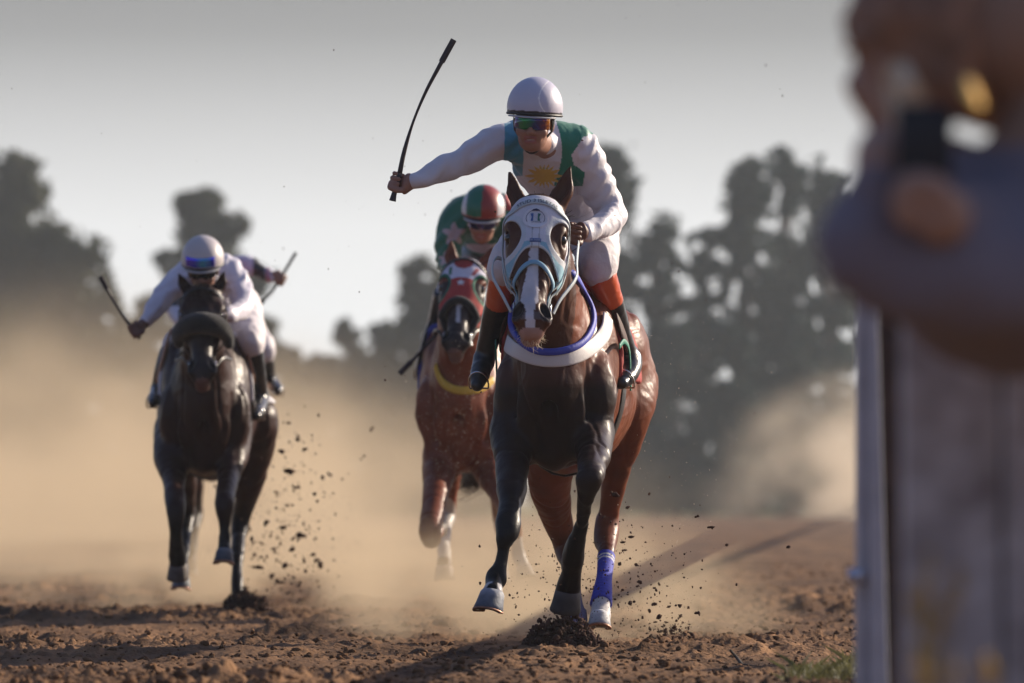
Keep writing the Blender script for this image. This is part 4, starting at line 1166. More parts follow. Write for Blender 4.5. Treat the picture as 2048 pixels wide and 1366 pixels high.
mane(S3, fr3, H3, h3, ((.30, 1.45, .21), (.50, 1.62, .17)), 6, ln=.06)
tail(fr3, h3, M_hair, [fr3.w(-1.38, 0, 1.34), fr3.w(-1.6, 0, 1.3), fr3.w(-1.9, 0, 1.1), fr3.w(-2.1, 0, .9)], .05, n=100)

# the fourth horse runs hidden right behind it
h4 = h3.copy(); col.objects.link(h4)
for ch in list(h3.children):
    c_ = ch.copy(); col.objects.link(c_); c_.parent = h4
    for g_ in ch.children:
        d_ = g_.copy(); col.objects.link(d_); d_.parent = c_
sh4 = P(418, 700, 37.2) - P(406, 700, 31.9); h4.location = (h3.location[0] + sh4[0], h3.location[1] + sh4[1], 0)
h4['label'] = 'fourth horse, all but hidden behind the dark horse at the left'
# ================================================================ riders
M_skin = M('skin', attr=True, rough=.5, bump=.1, bscale=90, var=.08, vscale=40, spec=.4)
M_silk = M('racing_silk', attr=True, rough=.5, bump=.5, bscale=20, var=.03, vscale=10, sheen=.3)
M_breech = M('white_breeches', (.66, .61, .63), .65, bump=.6, bscale=22, sheen=.2)
M_boot = M('riding_boot', attr=True, rough=.28, bump=.25, bscale=30, spec=.6)
M_helm = M('helmet_cover', attr=True, rough=.42, bump=.08, bscale=60, coat=.1)
M_whip = M('whip_leather', (.035, .022, .022), .5, bump=.2)
def lens(name, stops, rough=.12):
    m = bpy.data.materials.new(name); m.use_nodes = True; n = m.node_tree.nodes; l = m.node_tree.links; b = n['Principled BSDF']
    b.inputs['Metallic'].default_value = .75; b.inputs['Roughness'].default_value = rough; b.inputs['Coat Weight'].default_value = .5
    t = n.new('ShaderNodeTexCoord'); s = n.new('ShaderNodeSeparateXYZ'); l.new(t.outputs['Generated'], s.inputs[0])
    nz = n.new('ShaderNodeTexNoise'); nz.inputs['Scale'].default_value = 9; l.new(t.outputs['Generated'], nz.inputs['Vector'])
    a = n.new('ShaderNodeMath'); a.operation = 'MULTIPLY_ADD'; l.new(nz.outputs['Fac'], a.inputs[0]); a.inputs[1].default_value = .5; l.new(s.outputs['X'], a.inputs[2])
    o = n.new('ShaderNodeMath'); o.operation = 'SUBTRACT'; l.new(a.outputs[0], o.inputs[0]); o.inputs[1].default_value = .25
    c = n.new('ShaderNodeValToRGB'); e = c.color_ramp.elements; e[0].position = 0; e[0].color = (*stops[0][1], 1); e[1].position = 1; e[1].color = (*stops[-1][1], 1)
    for p_, k in stops[1:-1]: q = e.new(p_); q.color = (*k, 1)
    l.new(o.outputs[0], c.inputs[0]); l.new(c.outputs[0], b.inputs['Base Color']); return m
LENS1 = lens('mirror_lens', [(0, (.12, .03, .35)), (.22, (.02, .30, .10)), (.42, (.02, .22, .18)), (.6, (.03, .04, .30)), (.78, (.08, .02, .15)), (1, (.75, .28, .03))])
LENS2 = lens('dark_lens', [(0, (.03, .03, .12)), (.5, (.03, .04, .22)), (1, (.02, .02, .10))])
LENS3 = lens('blue_lens', [(0, (.10, .05, .75)), (.35, (.05, .06, .95)), (.6, (.04, .40, .75)), (1, (.08, .05, .8))])
SKIN = np.array([.33, .165, .115])

def fist(S, G, A, Wr, k=1.0, side=1):
    G = np.asarray(G, float); A = norm(A); n0 = np.asarray(Wr) - G; n0 = norm(n0 - A * (n0 @ A)); n1 = np.cross(A, n0) * side
    palm = G + n0 * .034 * k
    S.ell(palm, np.array([.046, .020, .034]) * k, np.array([A, n0, n1]), k=.018)
    S.cone(np.asarray(Wr), palm + n0 * .005, .026 * k, .027 * k, k=.02)
    for i in range(4):
        off = (i - 1.5) * .0215 * k; rad = [.0098, .0104, .0100, .0086][i] * k; rho = [.025, .027, .026, .023][i] * k
        pts = []
        for th in (55, 95, 140, 185, 230, 268):
            t = math.radians(th); sq = 1.12 if th in (95, 185) else 1.0
            pts.append([*(G + A * off + rho * sq * (math.cos(t) * n0 + math.sin(t) * n1)), rad * (1.05 if th in (95, 185) else .95)])
        S.chain(pts, k=.006, n=2)
    tp = []
    for th, of in ((-35, -.030), (-75, -.036), (-125, -.034), (-165, -.026)):
        t = math.radians(th); tp.append([*(G + A * of * k + .031 * k * (math.cos(t) * n0 + math.sin(t) * n1)), .0118 * k])
    S.chain(tp, k=.010, n=2)

class Skull:
    def __init__(s, O, f, u):
        s.O = np.asarray(O, float); s.f = norm(f); u = np.asarray(u, float); s.u = norm(u - s.f * (u @ s.f)); s.r = np.cross(s.f, s.u)
        if s.r[0] < 0: s.r = -s.r
        s.R = np.array([s.r, s.f, s.u])
    def w(s, a, b, c): return s.O + a * s.r + b * s.f + c * s.u
    def loc(s, p): return (np.asarray(p) - s.O) @ s.R.T

def head_prims(S, K):
    E = lambda a, b, c, r, k=.02, mode=0: S.ell(K.w(a, b, c), r, K.R, k=k, mode=mode)
    E(0, -.010, .040, (.074, .094, .085)); E(0, .018, -.035, (.064, .072, .082), k=.03)
    E(0, .050, -.098, (.034, .034, .026), k=.03); E(0, .020, -.085, (.052, .055, .035), k=.03)
    for q in (-1, 1):
        E(q * .042, .066, -.042, (.025, .024, .024), k=.016); E(q * .077, -.005, -.020, (.010, .018, .030), k=.008)
        E(q * .032, .084, .000, (.017, .012, .012), k=.01, mode=1); E(q * .030, .080, .018, (.024, .012, .008), k=.01)
        S.cone(K.w(q * .012, .094, -.046), K.w(q * .010, .094, -.040), .008, .008, k=.008)
        S.cone(K.w(q * .034, .078, -.070), K.w(q * .028, .084, -.045), .010, .012, k=.012)   # smile fold
    S.cone(K.w(0, .084, .004), K.w(0, .108, -.040), .009, .012, k=.014)
    S.ell(K.w(0, .088, -.067), (.026, .010, .006), K.R, k=.006); S.ell(K.w(0, .086, -.083), (.021, .011, .007), K.R, k=.006)
    S.ell(K.w(0, .099, -.0745), (.030, .014, .0050), K.R, k=.004, mode=1)

def rider(label, K, torso, arms, legs_, jcol, hcol, grips, vox=.0055, boot=None, group='jockeys in the race', goggles=LENS1, fist_on=(1, 1), glove=None, helmet_extra=None, band=(.02, .02, .025)):
    pel = np.asarray(torso[0]); root = empty('person', (pel[0], pel[1], 0), label, 'jockey', group)
    S = Sdf(); head_prims(S, K)
    neck = K.w(0, -.035, -.09)
    pelv, waist, chest, shm = [np.asarray(q) for q in torso]
    ax = norm(arms[1][0][0] - arms[0][0][0])
    ax = np.array([ax[0], ax[1], ax[2]])
    S.chain([[*neck, .050], [*((neck + shm) / 2), .054], [*shm, .07]], k=.03, n=3)
    S.chain([[*pelv, .12], [*waist, .105], [*chest, .125], [*shm, .09]], k=.05, n=4)
    for a in arms: S.chain([[*p, r * .78] for p, r in a], k=.03, n=4)
    for lg in legs_: S.chain([[*p, r * .72] for p, r in lg['th']] + [[*p, r * .75] for p, r in lg['calf'][1:]] + [[*lg['toe'][0], .025], [*lg['toe'][1], .022]], k=.03, n=4)
    for i in (0, 1):
        if fist_on[i]: G, A, side = grips[i]; fist(S, G, A, arms[i][-1][0], side=side)
    def sc_(V):
        C = np.tile(SKIN, (len(V), 1)); q = K.loc(V)
        lips = (np.abs(q[:, 0]) < .027) & (np.abs(q[:, 2] + .074) < .016) & (q[:, 1] > .07); C[lips] = (.34, .12, .10)
        C[(np.abs(q[:, 0]) < .017) & (np.abs(q[:, 2] + .0745) < .003) & (q[:, 1] > .07)] = (.42, .30, .26)
        if glove is not None:
            for i, g_ in enumerate(glove):
                if g_ is not None: C[((V - np.asarray(grips[i][0])) ** 2).sum(1) < .105 ** 2] = g_
        return C.astype(np.float32)
    skin('body', S, vox, M_skin, root, sc_, pad=.01)
    # silks
    T = Sdf(); A_ = Sdf()
    T.chain([[*(pelv * .35 + waist * .65), .135], [*waist, .132], [*chest, .150], [*shm, .115]], k=.05, n=4, u=norm(np.cross(ax, shm - pelv)), flat=.88)
    for q in (0, 1): T.ell(arms[q][0][0] * .7 + shm * .3, (.085, .08, .08), None, k=.07)
    T.ell(neck * .45 + shm * .55, (.068, .062, .05), None, k=.03)
    for a in arms:
        A_.chain([[*p, r] for p, r in a[:-1]] + [[*(a[-1][0] * .9 + a[-2][0] * .1), a[-1][1]]], k=.03, n=5)
    JS = Sdf(); JS.ops = T.ops + [(o[0], o[1], o[2], .045, 0) for o in A_.ops]
    JS.ell(neck * .9 + K.w(0, 0, -.10) * .1 + K.f * .02, (.052, .052, .03), None, k=.02, mode=1)
    def jw(V):
        d = A_.at(V) < T.at(V)
        return .0085 * (1 - np.abs(fbm(V * np.array([13, 13, 8]), 2, 5))) + .006 * noise(V * 6, 6) + np.where(d, .0038 * np.sin((V @ np.array([60., 20., -75.])) + 4 * noise(V * 9, 2)), 0)
    skin('silk_jacket', JS, vox, M_silk, root, lambda V: jcol(V, T.at(V), A_.at(V)).astype(np.float32), warp=jw, pad=.01)
    B = Sdf(); B.chain([[*pelv, .155], [*(pelv * .5 + waist * .5), .128]], k=.05, n=2)
    for lg in legs_:
        B.chain([[*p, r] for p, r in lg['th']] + [[*lg['calf'][0][0], lg['calf'][0][1] * .80]], k=.06, n=5)
    skin('breeches', B, vox, M_breech, root, warp=lambda V: .011 * (1 - np.abs(fbm(V * np.array([12, 12, 9]), 2, 8))) + .006 * noise(V * 7, 9), pad=.015)
    for lg in legs_:
        O_ = Sdf(); c_ = lg['calf']; an = c_[-1][0]; h_, t_ = lg['toe']
        O_.chain([[*p, r] for p, r in c_], k=.02, n=4)
        O_.chain([[*(an + (h_ - t_) * .12), .036], [*(an * .4 + h_ * .6), .043], [*((h_ + t_) / 2), .040], [*t_, .026]], k=.025, n=4)
        top = c_[0][0]; dd = norm(c_[1][0] - c_[0][0])
        O_.ell(top - dd * .03, (c_[0][1] * .86,) * 3, None, k=.006, mode=1)
        tc_, L_ = boot or (None, 0)
        def bc(V, top=top, dd=dd):
            C = np.tile(np.array([.016, .016, .020]), (len(V), 1))
            if tc_ is not None: C[((V - top) @ dd) < L_] = tc_
            return C.astype(np.float32)
        bo = skin('boot', O_, vox, M_boot, root, bc, pad=.01, warp=lambda V: .0025 * (1 - np.abs(fbm(V * 20, 2, 12))) )
        st = (h_ + t_) / 2; st = st * .4 + t_ * .6; fw = norm(t_ - h_); sx = norm(np.cross(fw, [0, 0, 1])); up = np.cross(sx, fw); a = np.linspace(-.1 * math.pi, 1.1 * math.pi, 14)
        if up[2] < 0: up = -up
        mb = MB(); mb.tube([st + sx * .043 * math.cos(t) + up * (.060 * math.sin(t) - .015) for t in a] + [st - sx * .040 - up * .038, st + sx * .040 - up * .038], .0042, 6, closed=True)
        mb.build('stirrup', M_steel, root)
    # helmet
    HS = Sdf(); HS.ell(K.w(0, -.010, .052), (.117, .142, .128), K.R)
    tilt = .10
    reg = lambda p: (lambda q: -(q[..., 2] - (.022 + tilt * q[..., 1] + .25 * np.abs(q[..., 0]) ** 2 * 6 * 0)))(K.loc(p))
    lo = K.O - .22; hi = K.O + .22
    def hc(V):
        q = K.loc(V); C = hcol(q); C[(q[:, 2] - tilt * q[:, 1]) < .036] = band
        return C.astype(np.float32)
    hm = shell('helmet', HS, .0, lambda p: np.maximum(reg(p), -9), lo, hi, max(.004, vox * .8), M_helm, root, hc)
    a = np.linspace(0, 2 * math.pi, 40, endpoint=False)
    rim = [K.w(.113 * math.cos(t), -.010 + .137 * math.sin(t), .024 + tilt * (-.010 + .132 * math.sin(t))) for t in a]
    MB().tube(rim, .0065, 6, closed=True).build('helmet_rim', M('helmet_trim', (.02, .02, .022), .5), hm)
    pk = [K.w(.100 * math.sin(t), .020 + .125 * math.cos(t), .014 + .008 * math.cos(t)) for t in np.linspace(-1.15, 1.15, 18)]
    MB().ribbon(pk, [K.u] * 18, .020, .006).build('peak', M_helm_trim, hm)
    # goggles
    greg = lambda p: (lambda q: np.maximum(np.maximum(np.abs(q[..., 2] + .006 + .18 * np.abs(q[..., 0]) * 0) - (.027 - .10 * np.clip(.022 - np.abs(q[..., 0]), 0, 1) * np.where(q[..., 2] < 0, 4.5, 0)), .030 - q[..., 1]), np.abs(q[..., 0]) - .074))(K.loc(p))
    GS = Sdf(); GS.ell(K.w(0, .012, -.004), (.082, .094, .10), K.R)
    shell('goggles', GS, .004, greg, lo, hi, .0035, goggles, root)
    a = np.linspace(math.pi * .97, math.pi * 2.03, 24)
    sp_ = [K.w(.080 * math.cos(t), .02 + .108 * math.sin(t), -.004) for t in a]
    MB().ribbon(sp_, [norm(p - K.O) for p in sp_], .018, .003).build('goggle_strap', M_blackleather, root)
    chn = [K.w(.084 * math.cos(t) * (1 if math.sin(t) > -.5 else .8), .005 + .035 * max(0, -math.sin(t)), .02 + .155 * min(0, math.sin(t))) for t in np.linspace(math.pi, 2 * math.pi, 16)]
    MB().ribbon(chn, [norm(p - K.w(0, 0, -.04)) for p in chn], .016, .004).build('chin_strap', M_blackleather, root)
    return root
M_helm_trim = M('helmet_peak', (.45, .44, .46), .5)
def whip(label, pts, rad, loopw=.0):
    q = spline([[*p, r] for p, r in zip(pts, rad)], 8)
    base = q[0, :3]; r0 = empty('whip', base, label, 'whip', 'riding whips')
    n = len(q); k = int(n * .33)
    MB().tube(q[:k + 1, :3], q[:k + 1, 3], 10).build('handle', M_whip, r0)
    MB().tube(q[k:, :3], q[k:, 3], 8).build('shaft', M_whip, r0)
    d = norm(q[-1, :3] - q[-4, :3])
    MB().ribbon([q[-8, :3], q[-4, :3], q[-1, :3], q[-1, :3] + d * .02], [(0, -1, .1)] * 4, .026 + loopw, .006).build('flap', M_whip, r0)
    return r0
def LG(th, calf, toe): return dict(th=th, calf=calf, toe=toe)
WHT = np.array([.66, .63, .68])

# leader's rider
Y0 = 24.0
K1 = Skull(P(1068, 240, 23.78), (-.13, -1, -.16), (.05, -.16, 1))
def wx(px, Y=24.0): return (px - 1024) / F * Y
def wz(py, Y=24.0): return CZ + (HZ - py) / F * Y
def jc1(V, dt, da):
    C = np.tile(WHT, (len(V), 1)); x, z = V[:, 0], V[:, 2]
    px = 1024 + x * F / V[:, 1]; py = HZ - (z - CZ) * F / V[:, 1]
    t = (dt < da + .012)
    lft = (px < 1047 - (py - 300) * .04) & (px > 1009 - np.clip(py - 300, 0, 60) * .1) & (py < 352) & (py > 232); C[lft] = (.06, .30, .44)
    g = (px > 1110 + 14 * np.cos((py - 300) / 40)) & (py < 372) & (px < np.interp(py, [230, 262, 274, 310, 330, 345, 372], [1215, 1204, 1167, 1143, 1148, 1170, 1165])); C[g] = (.008, .19, .12)
    a = np.arctan2(-(py - 352), px - 1088); r = np.hypot((px - 1088) / 40, (py - 352) / 24)
    k = np.abs(((a / (2 * math.pi) * 16) % 1) - .5) * 2
    C[t & (r < .50 + .5 * k) & (V[:, 1] < 24.3)] = (.66, .42, .07)
    gr = t & (r < .85 * (.5 + .5 * k)) & (py < 338) & (V[:, 1] < 24.3); C[gr] = (.35, .38, .12)
    return C
arm1L = [(P(1030, 280, 24.05), .072), (P(1000, 284, 24.02), .064), (P(950, 308, 23.96), .060), (P(910, 329, 23.92), .052), (P(877, 343, 23.88), .047), (P(845, 357, 23.84), .036), (P(826, 363, 23.82), .029)]
arm1R = [(P(1158, 296, 24.12), .078), (P(1176, 330, 24.14), .076), (P(1196, 375, 24.18), .072), (P(1216, 412, 24.20), .062), (P(1222, 434, 24.16), .055), (P(1200, 452, 24.05), .047), (P(1175, 462, 23.95), .036), (P(1164, 465, 23.92), .030)]
legs1 = [LG([(P(1118, 440, 24.62), .11), (P(1065, 475, 24.42), .095), (P(1018, 525, 24.20), .078)], [(P(1006, 560, 24.22), .060), (P(998, 600, 24.30), .056), (P(985, 650, 24.38), .050), (P(972, 700, 24.44), .042), (P(968, 722, 24.45), .040)], (P(966, 728, 24.44), P(954, 770, 24.30))),
         LG([(P(1180, 430, 24.66), .125), (P(1188, 475, 24.42), .100), (P(1193, 520, 24.20), .086)], [(P(1204, 556, 24.20), .064), (P(1217, 592, 24.26), .056), (P(1232, 640, 24.34), .049), (P(1248, 690, 24.42), .043), (P(1256, 712, 24.45), .042)], (P(1270, 732, 24.46), P(1243, 766, 24.28)))]
r1 = rider('laughing jockey in white silks with teal and green panels and a yellow sun', K1,
    (P(1155, 432, 24.62), P(1138, 380, 24.38), P(1096, 325, 24.20), P(1094, 292, 24.12)), [arm1L, arm1R], legs1, jc1,
    lambda q: np.where((np.abs(q[:, 0] - .030 - .9 * (q[:, 2] - .11) ** 2 * 8) < .0028)[:, None], np.array([.80, .78, .80]), np.array([.54, .52, .62])), [(P(797, 364, 23.82), P(812, 300, 23.82) - P(790, 392, 23.82), 1), (P(1150, 466, 23.88), (.2, -.3, 1), 1)], vox=.0045, boot=((.62, .10, .035), .135), glove=[None, (.12, .05, .035)])
whip('long dark whip raised high by the leading jockey', [P(785, 402, 23.80), P(789, 385, 23.80), P(797, 358, 23.80), P(808, 305, 23.80), P(826, 245, 23.80), P(851, 185, 23.80), P(880, 130, 23.80), P(903, 88, 23.80)], [.015, .011, .011, .0095, .0058, .007, .009, .0095])

# rider in green
K2 = Skull(P(966, 436, 30.75), (-.10, -1, -.42), (.03, -.40, 1))
def jc2(V, dt, da):
    C = np.tile(np.array([.012, .15, .078]), (len(V), 1)); px = 1024 + V[:, 0] * F / V[:, 1]; py = HZ - (V[:, 2] - CZ) * F / V[:, 1]
    for sx, sy, R in ((908, 468, 25), (891, 518, 16), (1005, 400, 12)): C[starf(px - sx, -(py - sy), R) & (V[:, 1] < 31.4)] = (.60, .42, .40)
    C[(px > 1012) & (V[:, 1] > 31.1) & (py < 420)] = (.5, .04, .03)
    fr = (px > 932) & (px < 1010) & (py > 488) & (V[:, 1] < 31.4); C[fr] = (.55, .42, .47)
    return C
arm2L = [(P(924, 424, 31.2), .088), (P(907, 450, 31.15), .082), (P(898, 485, 31.1), .074), (P(898, 520, 31.05), .062), (P(905, 548, 30.95), .046), (P(915, 560, 30.9), .034)]
arm2R = [(P(1010, 424, 31.2), .085), (P(1024, 468, 31.2), .074), (P(1026, 505, 31.1), .060), (P(1010, 535, 30.95), .046), (P(998, 548, 30.9), .034)]
legs2_ = [LG([(P(950, 510, 31.8), .12), (P(922, 545, 31.45), .085), (P(902, 572, 31.25), .064)], [(P(888, 590, 31.2), .060), (P(876, 640, 31.28), .055), (P(862, 680, 31.36), .048), (P(850, 712, 31.42), .042)], (P(850, 730, 31.4), P(842, 748, 31.2))),
          LG([(P(1005, 510, 31.8), .12), (P(1015, 545, 31.45), .098), (P(1020, 580, 31.2), .080)], [(P(1022, 605, 31.2), .062), (P(1024, 640, 31.28), .055), (P(1028, 680, 31.36), .048), (P(1032, 712, 31.42), .042)], (P(1034, 730, 31.4), P(1030, 748, 31.2)))]
def hc2(q):
    C = np.tile(np.array([.30, .028, .022]), (len(q), 1)); C[(q[:, 0] < .0)] = (.008, .15, .085)
    C[np.abs(np.abs(q[:, 0]) - .10) < .016] = (.62, .60, .62); return C
rider('jockey in a green and red quartered cap and green silks with pale stars', K2, (P(985, 500, 31.75), P(975, 474, 31.55), P(968, 450, 31.35), P(968, 434, 31.2)), [arm2L, arm2R], legs2_, jc2, hc2,
    [(P(922, 566, 30.85), (1, 0, .3), 1), (P(990, 552, 30.85), (1, 0, .3), 1)], vox=.008, goggles=LENS2, band=(.38, .06, .04))
whip('dark whip held low by the jockey in green', [P(918, 622, 30.95), P(900, 640, 30.95), P(880, 661, 30.95), P(850, 694, 30.95), P(825, 721, 30.95), P(804, 743, 30.95)], [.010, .010, .009, .008, .010, .011], .004)

# rider in white at the left
K3 = Skull(P(406, 536, 31.35), (-.04, -1, -.40), (-.02, -.38, 1))
def jc3(V, dt, da): return np.tile(np.array([.64, .61, .70]), (len(V), 1))
arm3L = [(P(378, 546, 31.9), .078), (P(356, 562, 31.85), .070), (P(334, 585, 31.75), .062), (P(315, 610, 31.65), .054), (P(300, 632, 31.58), .042), (P(289, 646, 31.55), .032)]
arm3R = [(P(456, 540, 31.9), .080), (P(474, 566, 31.85), .074), (P(484, 595, 31.75), .064), (P(484, 618, 31.62), .054), (P(462, 628, 31.45), .040), (P(450, 630, 31.40), .032)]
legs3_ = [LG([(P(430, 625, 32.5), .12), (P(392, 655, 32.2), .090), (P(356, 682, 32.1), .068)], [(P(340, 706, 32.0), .058), (P(330, 735, 32.0), .055), (P(322, 760, 32.1), .046), (P(318, 778, 32.15), .042)], (P(316, 786, 32.1), P(306, 806, 31.85))),
          LG([(P(478, 620, 32.5), .125), (P(492, 655, 32.2), .098), (P(500, 685, 31.95), .078)], [(P(506, 705, 31.95), .058), (P(512, 740, 32.0), .052), (P(518, 775, 32.1), .044), (P(521, 792, 32.15), .042)], (P(520, 808, 32.1), P(512, 832, 31.85)))]
r3 = rider('jockey all in white with a blue visor pushed up on a white helmet', K3, (P(452, 612, 32.45), P(440, 580, 32.2), P(422, 562, 32.0), P(416, 548, 31.9)), [arm3L, arm3R], legs3_, jc3,
    lambda q: np.tile(np.array([.55, .50, .50]), (len(q), 1)), [(P(270, 660, 31.5), P(240, 622, 31.5) - P(278, 676, 31.5), 1), (P(440, 634, 31.3), (1, 0, .3), 1)], vox=.008, goggles=M('black_lens', (.01, .01, .012), .15), glove=[(.16, .07, .05), (.1, .05, .04)], band=(.5, .46, .46))
GS = Sdf(); GS.ell(K3.w(0, -.010, .052), (.110, .137, .122), K3.R)
shell('spare_goggles', GS, .012, lambda p: (lambda q: np.maximum(np.maximum(np.abs(q[..., 2] - .072) - .026, .02 - q[..., 1]), np.abs(q[..., 0] + .004) - .080))(K3.loc(p)), K3.O - .25, K3.O + .25, .0045, LENS3, r3)
whip('short dark whip held out by the jockey in white with the blue visor', [P(280, 678, 31.5), P(270, 663, 31.5), P(252, 640, 31.5), P(232, 610, 31.5), P(216, 582, 31.5), P(204, 560, 31.5)], [.010, .010, .009, .008, .009, .010], .004)

# the fourth rider, behind
K4 = Skull(P(424, 560, 36.6), (-.04, -1, -.5), (0, -.5, 1))
def jc4(V, dt, da):
    C = np.tile(np.array([.64, .61, .70]), (len(V), 1)); px = 1024 + V[:, 0] * F / V[:, 1]; py = HZ - (V[:, 2] - CZ) * F / V[:, 1]
    C[(da < dt) & (px > 506) & (px < 531)] = (.02, .02, .022); C[(da < dt) & (px < 380) & (py > 590) & (py < 612)] = (.02, .02, .022)
    C[(da < dt) & (px > 533) & (px < 540)] = (.45, .15, .2); return C
arm4L = [(P(392, 562, 37.0), .075), (P(365, 580, 36.9), .066), (P(347, 602, 36.8), .056), (P(350, 622, 36.7), .046), (P(362, 640, 36.6), .034)]
arm4R = [(P(462, 540, 37.0), .075), (P(492, 530, 36.9), .064), (P(512, 538, 36.8), .052), (P(532, 548, 36.75), .042), (P(548, 554, 36.7), .032)]
legs4_ = [LG([(P(430, 635, 37.6), .12), (P(395, 665, 37.3), .098), (P(370, 690, 37.0), .080)], [(P(362, 705, 37.0), .060), (P(355, 735, 37.1), .055), (P(350, 765, 37.2), .044), (P(350, 778, 37.2), .042)], (P(350, 785, 37.2), P(344, 800, 37.0))),
          LG([(P(480, 640, 37.6), .125), (P(505, 670, 37.3), .095), (P(524, 695, 37.0), .076)], [(P(530, 712, 37.0), .058), (P(534, 735, 37.1), .050), (P(538, 755, 37.2), .042), (P(541, 765, 37.2), .040)], (P(545, 770, 37.2), P(556, 782, 36.95)))]
rider('jockey mostly hidden behind the white helmet, black bands on white sleeves', K4, (P(455, 625, 37.5), P(445, 600, 37.3), P(430, 585, 37.1), P(426, 572, 37.0)), [arm4L, arm4R], legs4_, jc4,
    lambda q: np.tile(np.array([.5, .05, .04]), (len(q), 1)), [(P(561, 557, 36.7), P(592, 507, 36.7) - P(522, 606, 36.7), 1), (P(372, 650, 36.5), (1, 0, .3), 1)][::-1] if False else [(P(372, 650, 36.5), (1, 0, .3), 1), (P(561, 557, 36.7), P(592, 507, 36.7) - P(522, 606, 36.7), 1)], vox=.009)
whip('dark whip held slanting by the half hidden jockey with banded sleeves', [P(592, 505, 36.7), P(580, 525, 36.7), P(562, 555, 36.7), P(545, 582, 36.7), P(530, 598, 36.7), P(518, 612, 36.7)], [.011, .010, .010, .008, .007, .006])
# ================================================================ rail, onlooker, flying dirt
M_post = M('weathered_white_paint', (.72, .70, .70), .8, bump=.5, bscale=14, var=.50, vscale=13, c2=(.25, .21, .20))
M_gap = M('gap_shade_brown', (.075, .042, .030), .7, .0, bump=.3, var=.4, vscale=12)  # dark brown stands in for the shade inside the gap
M_flange = M('white_painted_steel', (.46, .45, .47), .55, bump=.2, var=.15, vscale=10)
def prism(px, Y, depth, name, mat, parent):
    """front face given by photo corners at distance Y, with real thickness behind it"""
    f = [P(a, b, Y) for a, b in px]; k = [q + [0, depth, 0] for q in f]; n_ = len(f)
    V = np.array(f + k); Q = [tuple(range(n_)), tuple(range(2 * n_ - 1, n_ - 1, -1))]
    S_ = [(i + n_, (i + 1) % n_ + n_, (i + 1) % n_, i) for i in range(n_)]
    me = bpy.data.meshes.new(name); off = np.array(parent.location)
    me.from_pydata([tuple(v - off) for v in V], [], Q + S_); me.materials.append(mat)
    o = bpy.data.objects.new(name, me); col.objects.link(o); o.parent = parent
    bv = o.modifiers.new('bevel', 'BEVEL'); bv.width = .004; bv.segments = 2
    return o
pt = empty('rail_post', P(1750, 1000, 14) * [1, 1, 0], 'narrow white steel rail post with a recess coloured dark brown for its shade, left of the broad white post', 'post', 'posts of the white rail')
yb = HZ + (CZ + .1) * F / 14
prism([(1713, yb), (1716, 560), (1734, 560), (1742, yb)], 14.0, .09, 'side_plate', M_flange, pt)
prism([(1743, yb), (1735, 560), (1755, 560), (1784, yb)], 13.97, .11, 'flange', M_flange, pt)
prism([(1784.5, yb), (1755.5, 560), (1812, 560), (1822, yb)], 14.02, .06, 'recess', M_gap, pt)
c_ = P(1700, 1152, 13.95); MB().tube([c_ + [.030, .02, 0], c_ + [-.004, .02, 0]], .019, 10).build('bolt', M('galvanised_bolt', (.45, .5, .6), .4, .6), pt)
pb = empty('rail_post', P(1930, 1000, 9.2) * [1, 1, 0], 'broad weathered white post under the leaning onlooker', 'post', 'posts of the white rail')
yb = HZ + (CZ + .1) * F / 9.2
prism([(1812, yb), (1808, 480), (2000, 480), (2004, yb)], 9.2, .10, 'panel', M_post, pb)
prism([(2012, yb), (2008, 480), (2130, 480), (2136, yb)], 9.19, .10, 'panel', M_post, pb)
prism([(2004, yb), (2000, 600), (2008, 600), (2012, yb)], 9.23, .05, 'seam', M_gap, pb)
def railx(Y): return .893 + .066 * (Y - 14)
rb = MB()
pts = np.array([[railx(Y) + .03, Y, .865] for Y in (14.2, 40, 90, 150, 215)])
rb.ribbon(pts, [(-1, 0, 0)] * 5, .11, .05)
ro = rb.build('track_rail', M_flange); tag(ro, 'long white top rail running away behind the posts', 'rail')
for Y, w_o in ((22.2, 'first'), (40, 'second'), (62, 'third'), (90, 'fourth'), (130, 'fifth')):  # hidden behind the steel post, kept for shadows; nearest added to shade the grass
    q = empty('rail_post', (railx(Y), Y, 0), w_o + ' unseen white rail post beyond the narrow steel one, kept for its shadow', 'post', 'unseen far posts of the white rail')
    MB().box((railx(Y) + .09, Y, .42), (.09, .10, .86)).build('shaft', M_flange, q)
    MB().box((railx(Y) + .09, Y, .865), (.13, .13, .03)).build('cap', M_flange, q)

# dry weeds in front of the broad post
rs = np.random.default_rng(21); wd = empty('dry_weed', P(1860, 1000, 8.2) * [1, 1, 0], 'dry yellow weed with seed heads growing against the broad white post', 'weed')
ms, mh_ = MB(), MB(); M_seed = M('seed_head', (.62, .44, .16), .8, trans=.4)
for i, (a, b) in enumerate([(1862, 1098), (1920, 1150), (1890, 1185), (1835, 1170), (1826, 1200), (1850, 1215), (1880, 1225), (1842, 1270), (1868, 1300), (1905, 1330), (1965, 1320), (1990, 1335), (1830, 1330), (1856, 1340)]):
    top = P(a, b, 8.2 + rs.uniform(-.15, .15)); base = np.array([P(1850, 1000, 8.2)[0] + rs.uniform(-.03, .05), top[1], 0])
    p = spline([base, base * .5 + top * .5 + [rs.normal(0, .012), 0, .03], top], 5); ms.tube(p, np.linspace(.0028, .0016, len(p)), 5, caps=False)
    d = norm(p[-1] - p[-3])
    for k in range(9):
        V, T = lump(rs); mh_.add(V * [.006, .006, .010] + top - d * .035 * rs.random() + rs.normal(0, .005, 3), T=T)
    mh_.build('seed_head', M_seed, wd); mh_ = MB()
ms.build('stems', M('straw', (.40, .29, .11), .7, trans=.3), wd)

